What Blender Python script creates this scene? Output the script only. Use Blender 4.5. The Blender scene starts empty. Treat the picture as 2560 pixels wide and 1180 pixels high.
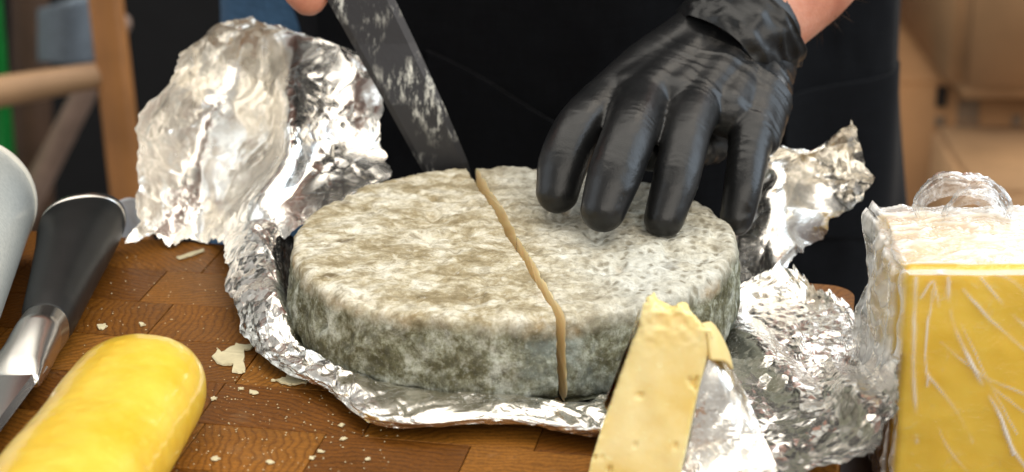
import bpy, bmesh, math, random
import numpy as np
from mathutils import Vector, Matrix
random.seed(7)
R = math.radians
scene = bpy.context.scene
COL = scene.collection

# ------------------------------------------------------------------ camera
W_PX, H_PX = 2560.0, 1180.0
PITCH = R(20.3)
DIST = 0.90
FPX = 5350.0
ZT = 0.0405                                   # height of the cheese wheel's top
FWD = np.array([0, math.cos(PITCH), -math.sin(PITCH)])
UPV = np.array([0, math.sin(PITCH), math.cos(PITCH)])
RGT = np.array([1.0, 0, 0])
S0 = DIST / FPX
CAM = np.array([0, 0, ZT]) - DIST * FWD + RGT * (10 * S0) - UPV * (5 * S0)
cd = bpy.data.cameras.new('camera')
cam = bpy.data.objects.new('camera', cd)
COL.objects.link(cam)
cam.location = CAM
cam.rotation_euler = (math.pi / 2 - PITCH, 0, 0)
cd.sensor_width = 36
cd.lens = 36 * FPX / W_PX
cd.clip_start = 0.02
cd.clip_end = 50
cd.dof.use_dof = True
cd.dof.focus_distance = 0.87
cd.dof.aperture_fstop = 9.5
scene.camera = cam

# ------------------------------------------------------------------ light
world = bpy.data.worlds.new('World')
scene.world = world
world.use_nodes = True
bg = world.node_tree.nodes['Background']
bg.inputs[0].default_value = (1.0, 0.97, 0.92, 1)
bg.inputs[1].default_value = 0.47

def area(name, loc, target, sx, sy, watts, color):
    l = bpy.data.lights.new(name, 'AREA')
    l.shape = 'RECTANGLE'; l.size = sx; l.size_y = sy
    l.energy = watts; l.color = color
    o = bpy.data.objects.new(name, l); COL.objects.link(o)
    o.location = loc
    o.rotation_euler = (Vector(target) - Vector(loc)).to_track_quat('-Z', 'Y').to_euler()
    return o
area('ceiling_lamp', (0.10, 0.20, 1.65), (0, 0, 0), 2.4, 1.5, 25, (1.0, 0.94, 0.84))
area('window_lamp_right', (1.55, 0.05, 0.75), (0, 0, 0.05), 1.3, 1.3, 18, (0.72, 0.86, 1.0))
area('window_lamp_left', (-1.6, -0.35, 0.85), (0, 0, 0.05), 1.3, 1.3, 7, (0.82, 0.91, 1.0))
area('front_lamp', (0.85, -1.90, 1.25), (0.05, -0.05, 0.02), 2.8, 1.7, 37, (1.0, 0.93, 0.82))
area('window_lamp_back', (0.85, 1.70, 0.80), (0.1, 0, 0.05), 1.3, 0.8, 12, (0.93, 0.97, 1.0))
area('background_lamp', (0.6, 0.55, 0.9), (0.5, 1.1, -0.2), 0.5, 0.3, 2.2, (1.0, 0.88, 0.72))

scene.view_settings.view_transform = 'Standard'
scene.view_settings.look = 'None'
scene.view_settings.exposure = 0.12
scene.view_settings.gamma = 1.0
scene.view_settings.use_curve_mapping = False
scene.render.engine = 'CYCLES'
scene.cycles.use_denoising = True
scene.cycles.max_bounces = 10
scene.cycles.transparent_max_bounces = 16
scene.cycles.caustics_reflective = False
scene.cycles.caustics_refractive = False
scene.cycles.sample_clamp_indirect = 6

# ------------------------------------------------------------------ pixel -> point
def P(px, py, y=None, z=None, t=None):
    d = FWD + RGT * ((px - W_PX / 2) / FPX) - UPV * ((py - H_PX / 2) / FPX)
    if y is not None: k = (y - CAM[1]) / d[1]
    elif z is not None: k = (z - CAM[2]) / d[2]
    else: k = t
    return CAM + d * k
def V(a): return Vector((float(a[0]), float(a[1]), float(a[2])))

# ------------------------------------------------------------------ numpy noise
def _hash(i, j, k, seed):
    h = (i.astype(np.int64) * 374761393 + j.astype(np.int64) * 668265263 + k.astype(np.int64) * 2147483647 + seed * 1274126177) & 0xFFFFFFFF
    h = ((h ^ (h >> 13)) * 1274126177) & 0xFFFFFFFF
    h = ((h ^ (h >> 16)) * 2246822519) & 0xFFFFFFFF
    return ((h ^ (h >> 15)) & 0xFFFFFF) / float(0xFFFFFF)
def vnoise(p, seed=0):
    p = np.asarray(p, float); f = np.floor(p); w = p - f; w = w * w * (3 - 2 * w); f = f.astype(np.int64)
    r = 0
    for a in (0, 1):
        for b in (0, 1):
            for c in (0, 1):
                ww = (w[:, 0] if a else 1 - w[:, 0]) * (w[:, 1] if b else 1 - w[:, 1]) * (w[:, 2] if c else 1 - w[:, 2])
                r = r + ww * _hash(f[:, 0] + a, f[:, 1] + b, f[:, 2] + c, seed)
    return r * 2 - 1
def fbm(p, oct=4, seed=0, gain=0.5):
    p = np.asarray(p, float); r = 0; a = 1
    for o in range(oct):
        r = r + a * vnoise(p, seed + o * 17); p = p * 2.03; a *= gain
    return r
def facets(uv, seed=0):
    """piecewise-planar crumple: F2^2 - F1^2 of jittered cells"""
    f = np.floor(uv).astype(np.int64); z0 = np.zeros(len(uv), np.int64)
    b1 = np.full(len(uv), 9e9); b2 = b1.copy(); s1 = np.zeros(len(uv))
    for a in (-2, -1, 0, 1, 2):
        for b in (-2, -1, 0, 1, 2):
            i = f[:, 0] + a; j = f[:, 1] + b
            cx = i + _hash(i, j, z0, seed); cy = j + _hash(i, j, z0 + 1, seed)
            d = (uv[:, 0] - cx) ** 2 + (uv[:, 1] - cy) ** 2
            sg = _hash(i, j, z0 + 2, seed)
            n = d < b1
            b2 = np.where(n, b1, np.minimum(b2, d)); b1 = np.where(n, d, b1); s1 = np.where(n, sg, s1)
    return np.minimum(b2 - b1, 1.6) * (s1 * 2 - 1)

# ------------------------------------------------------------------ object helpers
def tag(o, label=None, cat=None, group=None, kind=None):
    if label: o['label'] = label
    if cat: o['category'] = cat
    if group: o['group'] = group
    if kind: o['kind'] = kind
    return o
def empty(name, loc=(0, 0, 0)):
    o = bpy.data.objects.new(name, None); COL.objects.link(o); o.location = loc
    o.empty_display_size = 0.02
    return o
def link(name, me, mat, parent=None, smooth=True, loc=None):
    o = bpy.data.objects.new(name, me); COL.objects.link(o)
    if mat is not None:
        me.materials.clear()
        for m in (mat if isinstance(mat, (list, tuple)) else [mat]): me.materials.append(m)
    if smooth: me.polygons.foreach_set('use_smooth', [True] * len(me.polygons))
    if parent is not None:
        o.parent = parent
        o.matrix_parent_inverse = Matrix.Translation(-Vector(parent.location))
    if loc is not None: o.location = loc
    return o
def meshdata(name, v, f):
    me = bpy.data.meshes.new(name)
    me.from_pydata([tuple(map(float, q)) for q in v], [], [tuple(map(int, q)) for q in f]); me.update()
    return me
def grid_faces(m, n, wrap=False):
    i = np.arange(m - 1)[:, None]; j = np.arange(n if wrap else n - 1)[None, :]
    j2 = (j + 1) % n
    a = (i * n + j); b = (i * n + j2); c = ((i + 1) * n + j2); d = ((i + 1) * n + j)
    return np.stack([a, b, c, d], -1).reshape(-1, 4)
def cr(ctrl, n):
    """Catmull-Rom resample of ctrl (k, ...) along axis 0"""
    ctrl = np.asarray(ctrl, float); k = len(ctrl)
    t = np.linspace(0, k - 1, n); i = np.minimum(t.astype(int), k - 2); w = (t - i).reshape((-1,) + (1,) * (ctrl.ndim - 1))
    pad = np.concatenate([[2 * ctrl[0] - ctrl[1]], ctrl, [2 * ctrl[-1] - ctrl[-2]]])
    p0, p1, p2, p3 = pad[i], pad[i + 1], pad[i + 2], pad[i + 3]
    return 0.5 * (2 * p1 + (p2 - p0) * w + (2 * p0 - 5 * p1 + 4 * p2 - p3) * w * w + (3 * p1 - p0 - 3 * p2 + p3) * w ** 3)
def surf(ctrl, step=0.0008):
    c = np.asarray(ctrl, float)
    lu = np.linalg.norm(np.diff(c, axis=0), axis=-1).sum(0).mean(); lv = np.linalg.norm(np.diff(c, axis=1), axis=-1).sum(1).mean()
    m, n = max(8, int(lu / step)), max(8, int(lv / step))
    s = cr(c, m); s = np.swapaxes(cr(np.swapaxes(s, 0, 1), n), 0, 1)
    return s, lu, lv
def normals(s):
    du = np.gradient(s, axis=0); dv = np.gradient(s, axis=1)
    n = np.cross(du, dv); return n / (np.linalg.norm(n, axis=-1, keepdims=True) + 1e-12)
def ragged(s, amp, seed):
    """uneven torn outline: slide the border in and out along the surface"""
    m, n, _ = s.shape
    return s
def foil_sheet(name, ctrl, mat, parent, seed, amps=((0.022, 0.0035), (0.0085, 0.0011), (0.0036, 0.00045)), step=0.0008, stretch=(1, 1), zmin=None, edge=0.004, mask=None):
    s, lu, lv = surf(ctrl, step)
    m, n, _ = s.shape
    N = normals(s)
    U, Vv = np.meshgrid(np.linspace(0, lu, m), np.linspace(0, lv, n), indexing='ij')
    base = np.stack([U.ravel(), Vv.ravel()], -1)
    warp = np.stack([base[:, 0] * 60, base[:, 1] * 60, np.zeros(len(base))], -1)
    base = base + 0.004 * np.stack([fbm(warp, 2, seed + 50), fbm(warp, 2, seed + 90)], -1)
    h = 0
    for q, (cell, amp) in enumerate(amps):
        k = base / cell * (np.array(stretch) if q else 1)
        loc = 0.55 + 0.75 * np.clip(0.5 + 0.8 * vnoise(np.c_[base * 28, np.full(len(base), q * 3.1)], seed + 7 * q), 0, 1.3)
        if q == 0: loc = 1
        h = h + amp * facets(k, seed + q * 31) * loc
    hm = h.reshape(m, n)
    if mask is not None: hm = hm * mask(np.linspace(0, 1, m)[:, None], np.linspace(0, 1, n)[None, :])
    s = s + N * hm[..., None]
    # torn uneven edges
    du = np.gradient(s, axis=0) / (lu / m); dv = np.gradient(s, axis=1) / (lv / n)
    e = edge
    for ax, side in ((0, 0), (0, 1), (1, 0), (1, 1)):
        L = lu if ax == 0 else lv; cnt = m if ax == 0 else n; oth = n if ax == 0 else m; Lo = lv if ax == 0 else lu
        dist = np.linspace(0, L, cnt); dist = dist if side == 0 else L - dist
        fall = np.clip(1 - dist / 0.02, 0, 1) ** 2
        tt = np.linspace(0, Lo, oth)
        w = e * fbm(np.c_[tt / 0.011, np.full(oth, ax * 9.0 + side), np.zeros(oth)], 4, seed + 3, 0.6)
        if ax == 0: s = s + du * (fall[:, None] * w[None, :])[..., None]
        else: s = s + dv * (fall[:, None] * w[:, None].T if False else (w[:, None] * fall[None, :]))[..., None]
    v = s.reshape(-1, 3)
    if zmin is not None: v[:, 2] = np.maximum(v[:, 2], zmin + 0.0006 * (1 + vnoise(v * 300, seed)))
    me = meshdata(name, v, grid_faces(m, n))
    return link(name, me, mat, parent, smooth=False)

def prism(poly, z0, z1, bevel=0.0, segs=1):
    """closed prism over a flat polygon with rounded upper and lower rims"""
    bm = bmesh.new()
    vs = [bm.verts.new((x, y, z0)) for x, y in poly]
    f = bm.faces.new(vs); bm.normal_update()
    if f.normal.z > 0: f.normal_flip()
    r = bmesh.ops.extrude_face_region(bm, geom=[f])
    bmesh.ops.translate(bm, vec=(0, 0, z1 - z0), verts=[g for g in r['geom'] if isinstance(g, bmesh.types.BMVert)])
    bmesh.ops.recalc_face_normals(bm, faces=bm.faces)
    if bevel: bmesh.ops.bevel(bm, geom=list(bm.edges), offset=bevel, segments=segs, affect='EDGES', profile=0.5)
    me = bpy.data.meshes.new('prism'); bm.to_mesh(me); bm.free()
    return me
def capsule_bm(bm, a, b, ra, rb, seg=20, rings=7):
    a, b = Vector(a), Vector(b); d = b - a; L = d.length
    q = d.to_track_quat('Z', 'Y') if L > 1e-9 else Matrix.Identity(3).to_quaternion()
    rows = []
    for i in range(rings + 1):
        t = -math.pi / 2 + (math.pi / 2) * i / rings
        rows.append((ra * math.sin(t), ra * math.cos(t)))
    for i in range(rings + 1):
        t = (math.pi / 2) * i / rings
        rows.append((L + rb * math.sin(t), rb * math.cos(t)))
    vr = []
    for (z, r) in rows:
        vr.append([bm.verts.new(a + q @ Vector((max(r, 1e-5) * math.cos(2 * math.pi * k / seg), max(r, 1e-5) * math.sin(2 * math.pi * k / seg), z))) for k in range(seg)])
    for i in range(len(vr) - 1):
        for k in range(seg):
            bm.faces.new((vr[i][k], vr[i][(k + 1) % seg], vr[i + 1][(k + 1) % seg], vr[i + 1][k]))
    bm.faces.new(vr[0][::-1]); bm.faces.new(vr[-1])
def chain(bm, pts):
    for (a, ra), (b, rb) in zip(pts, pts[1:]): capsule_bm(bm, a, b, ra, rb)
def remeshed(bm, voxel, smooth=6, factor=0.5):
    me = bpy.data.meshes.new('tmp'); bm.to_mesh(me); bm.free()
    o = bpy.data.objects.new('tmp', me); COL.objects.link(o)
    m = o.modifiers.new('r', 'REMESH'); m.mode = 'VOXEL'; m.voxel_size = voxel
    if smooth:
        s = o.modifiers.new('s', 'SMOOTH'); s.iterations = smooth; s.factor = factor
    dg = bpy.context.evaluated_depsgraph_get(); dg.update()
    out = bpy.data.meshes.new_from_object(o.evaluated_get(dg))
    bpy.data.objects.remove(o); bpy.data.meshes.remove(me)
    return out
def verts(me):
    a = np.empty(len(me.vertices) * 3); me.vertices.foreach_get('co', a); return a.reshape(-1, 3)
def vnorm(me):
    a = np.empty(len(me.vertices) * 3); me.vertices.foreach_get('normal', a); return a.reshape(-1, 3)
def setv(me, v):
    me.vertices.foreach_set('co', np.asarray(v, float).ravel()); me.update()
def loft(sections, seg=48, cap=True):
    """sections: list of (centre, axis_x, axis_y, power)"""
    v = []
    for (c, ax, ay, pw) in sections:
        for k in range(seg):
            t = 2 * math.pi * k / seg; cs, sn = math.cos(t), math.sin(t)
            x = math.copysign(abs(cs) ** (2 / pw), cs); y = math.copysign(abs(sn) ** (2 / pw), sn)
            v.append(np.asarray(c) + np.asarray(ax) * x + np.asarray(ay) * y)
    f = [tuple(q) for q in grid_faces(len(sections), seg, True)]
    if cap:
        f.append(tuple(range(seg))[::-1]); f.append(tuple(range((len(sections) - 1) * seg, len(sections) * seg)))
    return meshdata('loft', v, f)

# ------------------------------------------------------------------ material helpers
class NT:
    def __init__(s, name):
        s.m = bpy.data.materials.new(name); s.m.use_nodes = True
        s.t = s.m.node_tree; s.b = s.t.nodes['Principled BSDF']; s.out = s.t.nodes['Material Output']
        s.co = s.n('ShaderNodeTexCoord').outputs['Object']
    def n(s, typ, **kw):
        q = s.t.nodes.new(typ)
        for k, v in kw.items(): setattr(q, k, v)
        return q
    def l(s, a, b): s.t.links.new(a, b)
    def put(s, sock, v):
        if isinstance(v, bpy.types.NodeSocket): s.l(v, sock)
        elif isinstance(v, (tuple, list)): sock.default_value = (tuple(v) + (1,))[:len(sock.default_value)]
        else: sock.default_value = v
    def set(s, **kw):
        for k, v in kw.items(): s.put(s.b.inputs[k.replace('_', ' ')], v)
        return s
    def noise(s, scale, detail=4, rough=0.55, co=None, dist=0.0):
        q = s.n('ShaderNodeTexNoise'); s.l(co or s.co, q.inputs['Vector'])
        q.inputs['Scale'].default_value = scale; q.inputs['Detail'].default_value = detail
        q.inputs['Roughness'].default_value = rough; q.inputs['Distortion'].default_value = dist
        return q.outputs['Fac']
    def voro(s, scale, feat='F1', out='Distance', co=None, rnd=1.0):
        q = s.n('ShaderNodeTexVoronoi', feature=feat); s.l(co or s.co, q.inputs['Vector'])
        q.inputs['Scale'].default_value = scale; q.inputs['Randomness'].default_value = rnd
        return q.outputs[out]
    def ramp(s, fac, stops, interp='LINEAR'):
        q = s.n('ShaderNodeValToRGB'); s.l(fac, q.inputs['Fac']); e = q.color_ramp.elements; q.color_ramp.interpolation = interp
        while len(e) < len(stops): e.new(0.5)
        for el, (p, c) in zip(e, stops):
            el.position = p; c = (c, c, c) if not isinstance(c, (tuple, list)) else c; el.color = (c[0], c[1], c[2], 1)
        return q.outputs['Color']
    def mix(s, fac, a, b, blend='MIX'):
        q = s.n('ShaderNodeMix', data_type='RGBA', blend_type=blend)
        s.put(q.inputs[0], fac); s.put(q.inputs[6], a); s.put(q.inputs[7], b)
        return q.outputs[2]
    def math(s, op, a, b=0.0, c=0.0):
        q = s.n('ShaderNodeMath', operation=op)
        s.put(q.inputs[0], a); s.put(q.inputs[1], b); s.put(q.inputs[2], c)
        return q.outputs[0]
    def vec(s, op, a, b=(0, 0, 0)):
        q = s.n('ShaderNodeVectorMath', operation=op); s.put(q.inputs[0], a)
        if op == 'SCALE': s.put(q.inputs['Scale'], b)
        else: s.put(q.inputs[1], b)
        return q.outputs['Value'] if op in ('DOT_PRODUCT', 'LENGTH') else q.outputs['Vector']
    def mapping(s, scale=(1, 1, 1), rot=(0, 0, 0), co=None):
        q = s.n('ShaderNodeMapping'); s.l(co or s.co, q.inputs['Vector'])
        q.inputs['Scale'].default_value = scale; q.inputs['Rotation'].default_value = rot
        return q.outputs['Vector']
    def sep(s, v):
        q = s.n('ShaderNodeSeparateXYZ'); s.l(v, q.inputs[0]); return q.outputs
    def bump(s, height, strength=0.5, dist=0.001, normal=None):
        q = s.n('ShaderNodeBump'); s.put(q.inputs['Height'], height)
        q.inputs['Strength'].default_value = strength; q.inputs['Distance'].default_value = dist
        if normal is not None: s.l(normal, q.inputs['Normal'])
        s.l(q.outputs['Normal'], s.b.inputs['Normal']); return q.outputs['Normal']

def m_foil():
    k = NT('aluminium_foil')
    w = k.n('ShaderNodeTexNoise'); k.l(k.co, w.inputs['Vector']); w.inputs['Scale'].default_value = 90; w.inputs['Detail'].default_value = 2
    co = k.vec('ADD', k.co, k.vec('SCALE', k.vec('SUBTRACT', w.outputs['Color'], (0.5, 0.5, 0.5)), 0.0012))
    hs = None
    for sc, amp in ((150, 0.60), (360, 0.32)):
        v = k.n('ShaderNodeTexVoronoi'); k.l(co, v.inputs['Vector']); v.inputs['Scale'].default_value = sc
        rel = k.vec('SUBTRACT', co, v.outputs['Position'])
        h = k.vec('DOT_PRODUCT', rel, k.vec('SUBTRACT', v.outputs['Color'], (0.5, 0.5, 0.5)))
        h = k.math('MULTIPLY', h, amp)
        hs = h if hs is None else k.math('ADD', hs, h)
    area_mask = k.ramp(k.noise(22, 2), [(0.40, 0.08), (0.60, 1.0)])
    hs = k.math('MULTIPLY', hs, area_mask)
    k.bump(hs, 0.8, 1.0)
    k.set(Base_Color=(0.83, 0.80, 0.745), Metallic=1.0, Roughness=k.math('MULTIPLY_ADD', k.noise(60, 3), 0.22, 0.13))
    return k.m
def m_plain(name, col, rough=0.5, metallic=0.0, nscale=40, var=0.25, bump=0.0, bscale=200, bdist=0.0005, **kw):
    k = NT(name)
    f = k.noise(nscale, 4)
    lo = tuple(c * (1 - var) for c in col); hi = tuple(min(1, c * (1 + var)) for c in col)
    k.set(Base_Color=k.ramp(f, [(0.3, lo), (0.7, hi)]), Roughness=rough, Metallic=metallic, **kw)
    if bump: k.bump(k.noise(bscale, 4), bump, bdist)
    return k.m
def m_wood_block():
    k = NT('end_grain_wood')
    oi = k.n('ShaderNodeObjectInfo'); rnd = oi.outputs['Random']
    q = k.n('ShaderNodeCombineXYZ')
    ang = k.math('MULTIPLY', rnd, 53.0)
    rad = k.math('MULTIPLY_ADD', k.math('FRACT', k.math('MULTIPLY', rnd, 17.3)), 0.22, 0.05)
    k.l(k.math('MULTIPLY', k.math('COSINE', ang), rad), q.inputs[0]); k.l(k.math('MULTIPLY', k.math('SINE', ang), rad), q.inputs[1])
    co = k.vec('ADD', k.co, q.outputs[0])
    cw = k.vec('ADD', co, k.vec('SCALE', k.n_col(co, 45), 0.006)) if hasattr(k, 'n_col') else co
    nz = k.noise(34, 4, co=co)
    xs = k.sep(co)
    r = k.math('SQRT', k.math('ADD', k.math('MULTIPLY', xs[0], xs[0]), k.math('MULTIPLY', xs[1], xs[1])))
    r = k.math('ADD', r, k.math('MULTIPLY', nz, 0.016))
    ring = k.math('FRACT', k.math('MULTIPLY', r, 330.0))
    ringc = k.ramp(ring, [(0.0, 0.1), (0.15, 0.8), (0.55, 1.0), (0.88, 0.5), (1.0, 0.1)])
    fine = k.noise(900, 3, 0.7, co=co)
    # saw marks: fine parallel scratches
    saw = k.noise(1.0, 3, 0.6, co=k.mapping((60, 1500, 60), (0, 0, 0.06)))
    big = k.noise(18, 3, co=co)
    tone = k.ramp(k.math('FRACT', k.math('MULTIPLY', rnd, 7.77)), [(0.0, (0.170, 0.060, 0.008)), (0.5, (0.225, 0.085, 0.011)), (1.0, (0.305, 0.126, 0.019))])
    c = k.mix(k.math('MULTIPLY', k.math('SUBTRACT', 1.0, ringc), 0.85), tone, k.mix(1.0, tone, (0.42, 0.36, 0.30), 'MULTIPLY'))
    c = k.mix(0.45, c, k.mix(1.0, c, k.ramp(fine, [(0.35, 0.35), (0.6, 1.25)]), 'MULTIPLY'))
    c = k.mix(0.35, c, k.mix(1.0, c, k.ramp(saw, [(0.35, 0.45), (0.6, 1.2)]), 'MULTIPLY'))
    c = k.mix(0.5, c, k.mix(1.0, c, k.ramp(big, [(0.3, 0.6), (0.7, 1.25)]), 'MULTIPLY'))
    sm = k.ramp(k.noise(26, 5, 0.7, co=k.n('ShaderNodeNewGeometry').outputs['Position']), [(0.60, 0.0), (0.78, 0.35)])
    c = k.mix(sm, c, (0.30, 0.20, 0.11))
    k.set(Base_Color=c, Roughness=k.ramp(big, [(0.3, 0.36), (0.7, 0.52)]), Specular_IOR_Level=0.2)
    h = k.math('ADD', k.math('MULTIPLY', saw, 0.4), k.math('ADD', k.math('MULTIPLY', fine, 0.6), k.math('MULTIPLY', ringc, 0.35)))
    k.bump(h, 0.55, 0.00035)
    return k.m
def m_rind():
    k = NT('mould_rind')
    xyz = k.sep(k.co)
    g = k.n('ShaderNodeNewGeometry')
    wob = k.math('MULTIPLY_ADD', k.noise(60, 4), 0.010, -0.005)
    zz = k.math('ADD', xyz[2], wob)
    side = k.ramp(zz, [(0.0, 1.0), (0.0290, 1.0), (0.0345, 0.0)]) if False else None
    q = k.n('ShaderNodeMapRange'); k.l(zz, q.inputs[0]); q.inputs[1].default_value = 0.0380; q.inputs[2].default_value = 0.0320
    side = q.outputs[0]
    # top: cream bloom over tan, brown blemishes
    flat = k.mapping((1, 1.35, 1), (0, 0, 0.1))
    n1 = k.noise(58, 9, 0.70, co=flat, dist=0.3); n2 = k.noise(165, 7, 0.72, co=flat, dist=0.4); n3 = k.noise(16, 4, 0.6)
    top = k.ramp(n1, [(0.30, (0.15, 0.110, 0.050)), (0.42, (0.36, 0.295, 0.175)), (0.50, (0.57, 0.51, 0.37)), (0.62, (0.77, 0.735, 0.62))])
    top = k.mix(k.ramp(n2, [(0.38, 0.75), (0.55, 0.0)]), top, (0.24, 0.195, 0.115))
    top = k.mix(k.ramp(n2, [(0.56, 0.0), (0.70, 0.7)]), top, (0.74, 0.72, 0.63))
    bl = k.voro(48, co=flat)
    blm = k.math('MULTIPLY', k.ramp(k.math('ADD', bl, k.math('MULTIPLY', n2, 0.35)), [(0.27, 1.0), (0.40, 0.0)]), k.ramp(k.noise(24, 2), [(0.48, 0.0), (0.58, 0.85)]))
    top = k.mix(blm, top, (0.13, 0.095, 0.05))
    # right-hand half: cool white bloom with cloth marks
    xr = k.n('ShaderNodeMapRange'); k.l(k.math('ADD', xyz[0], k.math('MULTIPLY', xyz[1], 0.236)), xr.inputs[0]); xr.inputs[1].default_value = -0.004; xr.inputs[2].default_value = 0.03
    pit = k.voro(195, co=k.mapping((1, 0.8, 0.3), (0, 0, 0.2)), rnd=0.6)
    pitm = k.ramp(pit, [(0.14, 1.0), (0.34, 0.0)])
    bloom = k.math('MULTIPLY', xr.outputs[0], k.ramp(n3, [(0.35, 0.25), (0.62, 0.9)]))
    top = k.mix(k.math('MULTIPLY', bloom, 0.62), top, (0.56, 0.59, 0.57))
    pm = k.math('MULTIPLY', pitm, k.math('MULTIPLY_ADD', xr.outputs[0], 0.55, 0.12))
    top = k.mix(pm, top, (0.15, 0.125, 0.075))
    # side: grey green mould, white fluff, dark and ochre stains
    s1 = k.noise(68, 10, 0.78, dist=0.3); s2 = k.noise(170, 7, 0.74); s3 = k.noise(30, 4, 0.6)
    sid = k.ramp(s1, [(0.30, (0.040, 0.040, 0.020)), (0.45, (0.135, 0.130, 0.072)), (0.52, (0.31, 0.32, 0.235)), (0.62, (0.66, 0.69, 0.61))])
    sid = k.mix(k.ramp(s2, [(0.36, 0.8), (0.52, 0.0)]), sid, (0.095, 0.095, 0.07))
    sid = k.mix(k.ramp(s2, [(0.55, 0.0), (0.72, 0.85)]), sid, (0.58, 0.61, 0.55))
    sid = k.mix(k.ramp(s3, [(0.60, 0.0), (0.72, 0.6)]), sid, (0.25, 0.30, 0.29))
    c = k.mix(side, top, sid)
    # ochre band on the shoulder
    band = k.math('MULTIPLY', k.ramp(k.math('ABSOLUTE', k.math('SUBTRACT', zz, 0.0355)), [(0.0, 1.0), (0.0032, 0.0)]), k.ramp(k.noise(34, 4), [(0.5, 0.0), (0.64, 0.75)]))
    c = k.mix(band, c, (0.40, 0.23, 0.075))
    sp = k.noise(620, 5, 0.75)
    c = k.mix(k.ramp(sp, [(0.36, 0.35), (0.47, 0.0)]), c, (0.16, 0.13, 0.08))
    c = k.mix(k.ramp(sp, [(0.57, 0.0), (0.68, 0.3)]), c, (0.80, 0.79, 0.73))
    k.set(Base_Color=c, Roughness=0.9, Specular_IOR_Level=0.15)
    h = k.math('ADD', k.math('MULTIPLY', n2, 0.8), k.math('MULTIPLY', s2, 0.8))
    h = k.math('ADD', h, k.math('MULTIPLY', k.noise(700, 4, 0.7), 0.35))
    h = k.math('SUBTRACT', h, k.math('MULTIPLY', pm, 0.9))
    k.bump(h, 0.8, 0.0009)
    return k.m
def m_paste(name, lo, hi, rough=0.42, coat=0.0, spots=0.0, bump=0.3, bscale=160, sss=0.25):
    k = NT(name)
    c = k.ramp(k.noise(38, 5, 0.6), [(0.3, lo), (0.7, hi)])
    if spots: c = k.mix(k.math('MULTIPLY', k.ramp(k.noise(240, 4, 0.7), [(0.60, 0.0), (0.74, 1.0)]), spots), c, tuple(min(1, x * 1.35 + 0.06) for x in hi))
    k.set(Base_Color=c, Roughness=rough, Subsurface_Weight=sss, Subsurface_Radius=(0.006, 0.004, 0.0015), Subsurface_Scale=1.0, Coat_Weight=coat, Coat_IOR=1.6, Coat_Roughness=0.09)
    k.bump(k.noise(bscale, 5, 0.65), bump, 0.0006)
    return k.m
def m_film():
    k = NT('cling_film')
    lw = k.n('ShaderNodeLayerWeight'); lw.inputs['Blend'].default_value = 0.35
    w = k.noise(14, 3)
    st = k.noise(42, 4, 0.6, dist=1.2); st2 = k.noise(130, 3, 0.6, dist=0.8)
    h = k.math('ADD', st, k.math('MULTIPLY', st2, 0.35))
    bmp = k.n('ShaderNodeBump'); k.l(h, bmp.inputs['Height']); bmp.inputs['Strength'].default_value = 0.9; bmp.inputs['Distance'].default_value = 0.0022
    gl = k.n('ShaderNodeBsdfGlossy'); gl.inputs['Roughness'].default_value = 0.10; gl.inputs['Color'].default_value = (1, 1, 1, 1); k.l(bmp.outputs['Normal'], gl.inputs['Normal'])
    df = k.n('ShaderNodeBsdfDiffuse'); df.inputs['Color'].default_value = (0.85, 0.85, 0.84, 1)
    tr = k.n('ShaderNodeBsdfTransparent'); tr.inputs['Color'].default_value = (1, 1, 1, 1)
    at = k.n('ShaderNodeAttribute'); at.attribute_name = 'crease_sheen'
    crease_sheen = k.math('ADD', at.outputs['Fac'], k.ramp(st2, [(0.60, 0.0), (0.75, 0.10)]))  # whitening of gathered folds, plus the sheen painted on the block's top
    m1 = k.n('ShaderNodeMixShader'); k.l(crease_sheen, m1.inputs[0]); k.l(tr.outputs[0], m1.inputs[1]); k.l(df.outputs[0], m1.inputs[2])
    fc = k.n('ShaderNodeLayerWeight'); fc.inputs['Blend'].default_value = 0.5; k.l(bmp.outputs['Normal'], fc.inputs['Normal'])
    frv = k.math('MULTIPLY_ADD', k.math('POWER', fc.outputs['Facing'], 3.0), 0.70, 0.06)
    m2 = k.n('ShaderNodeMixShader'); k.l(frv, m2.inputs[0]); k.l(m1.outputs[0], m2.inputs[1]); k.l(gl.outputs[0], m2.inputs[2])
    k.l(m2.outputs[0], k.out.inputs['Surface'])
    return k.m
def m_glove():
    k = NT('black_nitrile')
    k.set(Base_Color=k.ramp(k.noise(60, 3), [(0.3, (0.006, 0.0065, 0.007)), (0.7, (0.010, 0.010, 0.0105))]), Roughness=k.ramp(k.noise(45, 3), [(0.3, 0.27), (0.7, 0.38)]), Specular_IOR_Level=0.38)
    k.bump(k.math('ADD', k.noise(1100, 2), k.math('MULTIPLY', k.noise(240, 3), 1.2)), 0.35, 0.00025)
    return k.m
def m_brushed(name, col, rough, ax=(900, 40, 40)):
    k = NT(name)
    st = k.noise(1.0, 3, 0.6, co=k.mapping(ax))
    k.set(Base_Color=col, Metallic=1.0, Roughness=k.math('MULTIPLY_ADD', st, 0.06, rough))
    k.bump(st, 0.03, 0.0001)
    return k.m
def m_blade():
    k = NT('dark_blade')
    sm = k.math('MULTIPLY', k.ramp(k.noise(1.0, 8, 0.78, co=k.mapping((210, 210, 60), (0, -0.45, 0))), [(0.51, 0.0), (0.62, 1.0)]), k.ramp(k.noise(30, 3), [(0.44, 0.0), (0.56, 1.0)]))
    k.set(Base_Color=k.mix(sm, (0.055, 0.055, 0.06), (0.78, 0.77, 0.70)), Metallic=k.math('MULTIPLY_ADD', sm, -0.75, 0.8), Roughness=k.math('MULTIPLY_ADD', sm, 0.4, 0.36))
    k.bump(k.math('ADD', sm, k.math('MULTIPLY', k.noise(400, 3), 0.3)), 0.4, 0.0006)
    return k.m
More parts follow.
